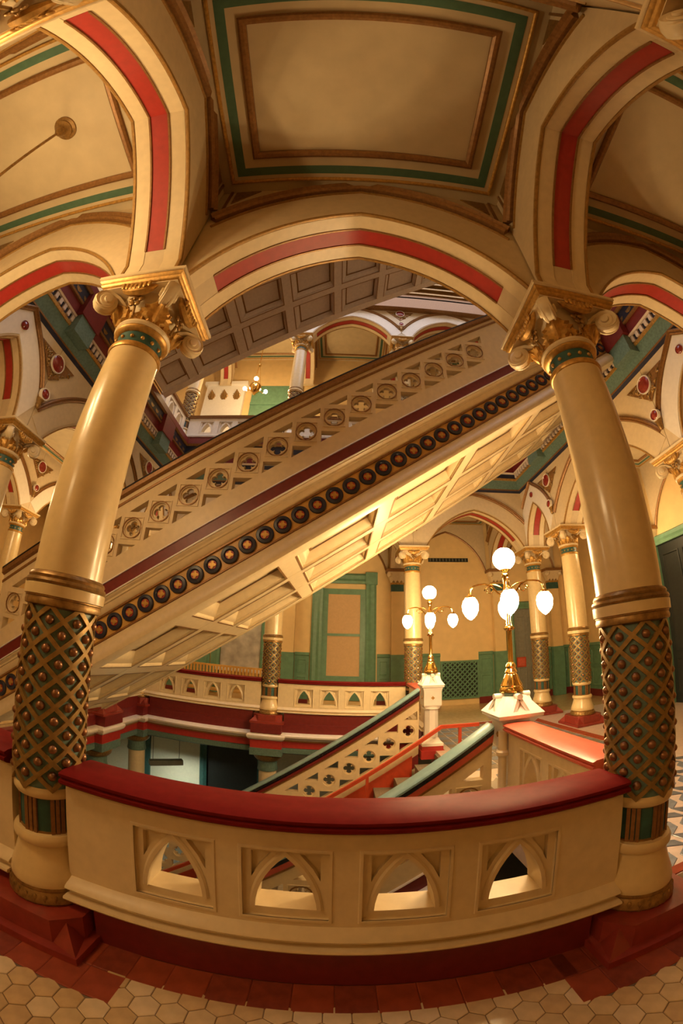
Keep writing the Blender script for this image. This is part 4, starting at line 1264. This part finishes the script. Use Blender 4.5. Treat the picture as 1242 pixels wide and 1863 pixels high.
# wall responds: half capitals on pilasters
def make_respond():
    P = Proto()
    P.part('pilaster', MB().box(-.20, .20, -.16, 0, .22, 3.75), 'wall')
    P.part('pilaster_dado', MB().box(-.22, .22, -.19, 0, .0, 1.70), 'green')
    P.part('neck_band', MB().box(-.205, .205, -.175, 0, 3.75, 3.98), 'teal')
    P.part('neck_fillet', MB().box(-.22, .22, -.19, 0, 3.98, 4.04), 'gold')
    b = MB(); b.hexa([(-.20, -.16, 4.04), (.20, -.16, 4.04), (.20, 0, 4.04), (-.20, 0, 4.04), (-.33, -.32, 4.38), (.33, -.32, 4.38), (.33, 0, 4.38), (-.33, 0, 4.38)])
    P.part('capital_bell', b, 'cream')
    lf = acanthus(.26, .085, 1.2)
    for x in (-.13, .0, .13):
        o = MB(); o.add(lf.v, lf.f); o.xf(Matrix.Translation((x, -.17, 4.05)) @ Matrix.Rotation(pi, 4, 'Z'))
        P.part('acanthus_leaf', o, 'bronze')
    for s in (-1, 1):
        o = MB(); o.lathe([(.075, -.05), (.075, .05)], 14); o.xf(Matrix.Translation((s * .27, -.30, 4.28)) @ Matrix.Rotation(s * pi / 4, 4, 'Z') @ Matrix.Rotation(pi / 2, 4, 'X'))
        P.part('volute', o, 'cream')
    P.part('abacus', MB().box(-.37, .37, -.38, 0, 4.38, 4.47), 'brown')
    return P
RS = make_respond()
for x, lab in ((XR, 'shaded wall pilaster capital left of the far column'), (XE, 'wall pilaster capital behind the near lamp globe'), (XL, 'wall pilaster hidden by the stair'), (7.5, 'bright pilaster in the far corner beside the slender columns')):
    RS.place('wall_pilaster', lab, 'pilaster', (x, YNW - .022, 0), 0, group='wall pilasters')
for y, lab in ((YB, 'wall pilaster with teal neck beside the green doorway at right edge'), (YA, 'wall pilaster beyond the right edge'), (YN, 'wall pilaster of the far right corner')):
    RS.place('wall_pilaster', lab, 'pilaster', (XEW - .022, y, 0), -pi / 2, group='wall pilasters')

# doors
def make_door(w_, h, leaf='dark'):
    P = Proto(); a = w_ / 2
    P.part('architrave', MB().sweep([(-a, 0), (-a, h), (a, h), (a, 0)], [(0, 0), (0, -.12), (.06, -.15), (.14, -.10), (.22, -.13), (.26, -.06), (.26, 0)]), 'green')
    P.part('door_leaf', MB().box(-a, a, -.03, -.01, 0, h), leaf)
    for x0, x1 in ((-a + .12, -.06), (.06, a - .12)):
        for z0, z1 in ((.25, 1.1), (1.25, h - .25)):
            P.part('door_panel', MB().sweep([(x0, z0), (x1, z0), (x1, z1), (x0, z1)], [(0, -.03), (0, -.05), (.03, -.055), (.05, -.03)], closed=True), leaf)
    return P
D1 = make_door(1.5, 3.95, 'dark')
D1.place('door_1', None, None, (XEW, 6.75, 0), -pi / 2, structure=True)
D2 = make_door(1.0, 3.1, 'grey')
D2.place('door_2', None, None, (6.35, YNW, 0), 0, structure=True)
P = Proto(); P.part('plate', MB().box(-.17, .17, -.02, 0, 0, .34), 'steelred'); P.part('plate_face', MB().box(-.13, .13, -.025, -.02, .04, .30), 'salmon')
P.place('wall_box', 'small orange-red box on the wall behind the far columns', 'box', (5.98 + .1, YNW - .05, 1.10))

# ------------------------------------------------------------------ lower floor across the court
struct('floor', MB().box(XWW, XEW, YS, YNW, -5.4, -5.2), 'stone')
wl = wall('wall_north_lower', XWW, XEW, YNW, YNW + .2, -5.3, -.3, 'lowwall')
wall('wall_west_lower', XWW - .1, XWW, YS, YNW, -5.3, -.3, 'lowwall')
wall('wall_east_lower', XEW, XEW + .1, YS, YNW, -5.3, -.3, 'lowwall')
wall('wall_south_lower', XWW, XEW, YS - .2, YS - .05, -5.3, -.3, 'lowwall')
P = Proto()
P.part('architrave', MB().sweep([(-4.15, -5.2), (-4.15, -1.35), (-2.5, -1.35), (-2.5, -5.2)], [(0, 0), (0, -.12), (.1, -.15), (.2, -.1), (.28, 0)]), 'teal')
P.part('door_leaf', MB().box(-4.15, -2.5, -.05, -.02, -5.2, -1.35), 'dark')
P.place('door_3', None, None, (0, YNW, 0), structure=True)
P = Proto()
P.part('rail', MB().box(-7.5, -4.45, -.08, 0, -3.45, -3.30), 'ltgreen')
P.part('dado', MB().box(-7.5, -4.45, -.04, 0, -5.2, -3.45), 'ltgreen')
P.part('post', MB().box(-6.35, -6.18, -.08, 0, -5.2, -1.0), 'teal')
P.place('door_4', None, None, (0, YNW, 0), structure=True)
P = Proto()
P.part('housing', MB().add(*(lambda v: (v, [(0, 3, 2, 1), (4, 5, 6, 7), (0, 1, 5, 4), (1, 2, 6, 5), (2, 3, 7, 6), (3, 0, 4, 7)]))([(-.12, -.5, -.09), (.12, -.5, -.09), (.12, .5, -.09), (-.12, .5, -.09), (-.10, -.5, .06), (.10, -.5, .06), (.10, .5, .06), (-.10, .5, .06)])), 'grey')
P.part('tube', MB().box(-.09, .09, -.47, .47, -.0925, -.0905), 'tube')
for y in (-.4, .4): P.part('cord', MB().box(-.008, .008, y - .008, y + .008, .06, 1.15), 'grey')
P.place('strip_light', 'grey strip light hanging on cords before the lit lower wall', 'light', (-5.0, 11.1, -1.95), -.9)
struct('ceiling_lower', MB().box(XWW, XW - .45, YS, YN, -.80, -.76), 'lowwall')
struct('ceiling_lower', MB().box(XWW, XEW, YN + .25, YNW, -.80, -.76), 'lowwall')

# ------------------------------------------------------------------ upper floor across the court
zf3 = H3 + .05
struct('floor_upper', MB().box(XWW, XEW, YN - .2, YNW, ZC + .12, zf3), 'beige')
struct('floor_upper', MB().box(XWW, XW + .2, YS, YN - .2, ZC + .12, zf3), 'beige')
struct('floor_upper', MB().box(XE - .2, XEW, YS, YN - .2, ZC + .12, zf3), 'beige')
struct('floor_upper', MB().box(XWW - 3.8, XEW, -4.75, YS + .2, ZC + .12, zf3), 'beige')
wu = wall('wall_north_upper', XWW - .2, XEW + .2, YNW, YNW + .2, ZC + .1, 19)
wall('wall_west_upper', XWW - .4, XWW - .2, YR, YNW, ZC + .1, 19)
wall('wall_east_upper', XEW, XEW + .2, YR, YNW, ZC + .1, 19)
wall('wall_south_upper', XWW - .2, XEW + .2, YS - .4, YS - .2, ZC + .1, 19, 'beige')
for x, lab in ((XL, 'pale upper floor column beside the chandelier'), (XR, 'upper floor column whose capital shows over the stair rail'), (XW, 'upper floor corner column beside the grey coffered stair')):
    COLF.place('column', lab, 'column', (x, YN, H3 + .05), group='upper floor columns')
A_U = make_arch(3.486 / 2, 1.40, 1.04, ZCT + .3, clip=3.486 / 2, hood=.47, style=('court', 'gallery'))
for x, lab in (((XL + XR) / 2, 'upper floor arch over the stair rail with red stripe'), ((XR + XE) / 2, 'upper floor arch at the head of the stair rail'), ((XW + XL) / 2, 'upper floor arch around the chandelier')):
    A_U.place('pointed_arch', lab, 'arch', (x, YN, H3 + .05), 0, group='upper floor arches')
SPN.place('spandrel_ornament', 'upper floor spandrel with dark domed boss above the stair rail', 'ornament', (XR, YN - HT, H3 + .05), 0, group='upper medallion spandrels')
for x in (XL, XR, XW): 
    A_NT.place('cross_arch', {XL: 'upper cross arch with red panel right of the chandelier', XR: 'upper cross arch at the head of the stair rail', XW: 'upper cross arch in the left corner'}[x], 'arch', (x, (YN + YNW) / 2, H3 + .05), pi / 2, group='upper cross arches')
for a, b in zip(xs, xs[1:]):
    o = ceiling_bay(a + g, b - g, YN + g, YNW, 'ceiling_upper')
    o.location.z = H3 + .05
struct('roof', MB().box(XWW - .2, XEW + .2, YN - .2, YNW + .2, 13.75, 13.9), 'beige')
struct('cornice_upper', MB().box(XWW, XEW, YN - .5, YN - .2, 13.35, 14.6), 'brown')
wf = struct('wall_upper_face', MB().box(XWW, XEW, YN - .25, YN + .2, 13.6, 19), 'brown')
for k in range(6): link('moulding', MB().box(XWW, XEW, YN - .5 - .06 * k, YN - .25, 13.9 + .26 * k, 13.98 + .26 * k).mesh('moulding', 'bronze'), wf)
# green dado and white chimney-piece of the upper room
P = Proto()
P.part('board', MB().box(-4.0, -1.9, -.08, 0, zf3, 12.0), 'green')
for z in (9.0, 10.0, 11.0): P.part('rail', MB().box(-4.0, -1.9, -.12, -.08, z, z + .12), 'green')
P.place('green_panelling', 'green boarded wall panel behind the chandelier', 'panelling', (0, YNW, 0))
P = Proto()
P.part('body', MB().box(-6.0, -4.3, -.18, 0, zf3, 11.95), 'white')
for x in (-5.7, -5.15, -4.6):
    P.part('carved_leaf', acanthus(.45, .16, .8).xf(Matrix.Translation((x, -.2, 11.2)) @ Matrix.Rotation(pi, 4, 'Z')), 'bronze')
P.part('top', MB().box(-6.1, -4.2, -.28, 0, 11.95, 12.1), 'white')
P.place('carved_panel', 'cream carved wall panel left of the chandelier', 'panel', (0, YNW - .022, 0))
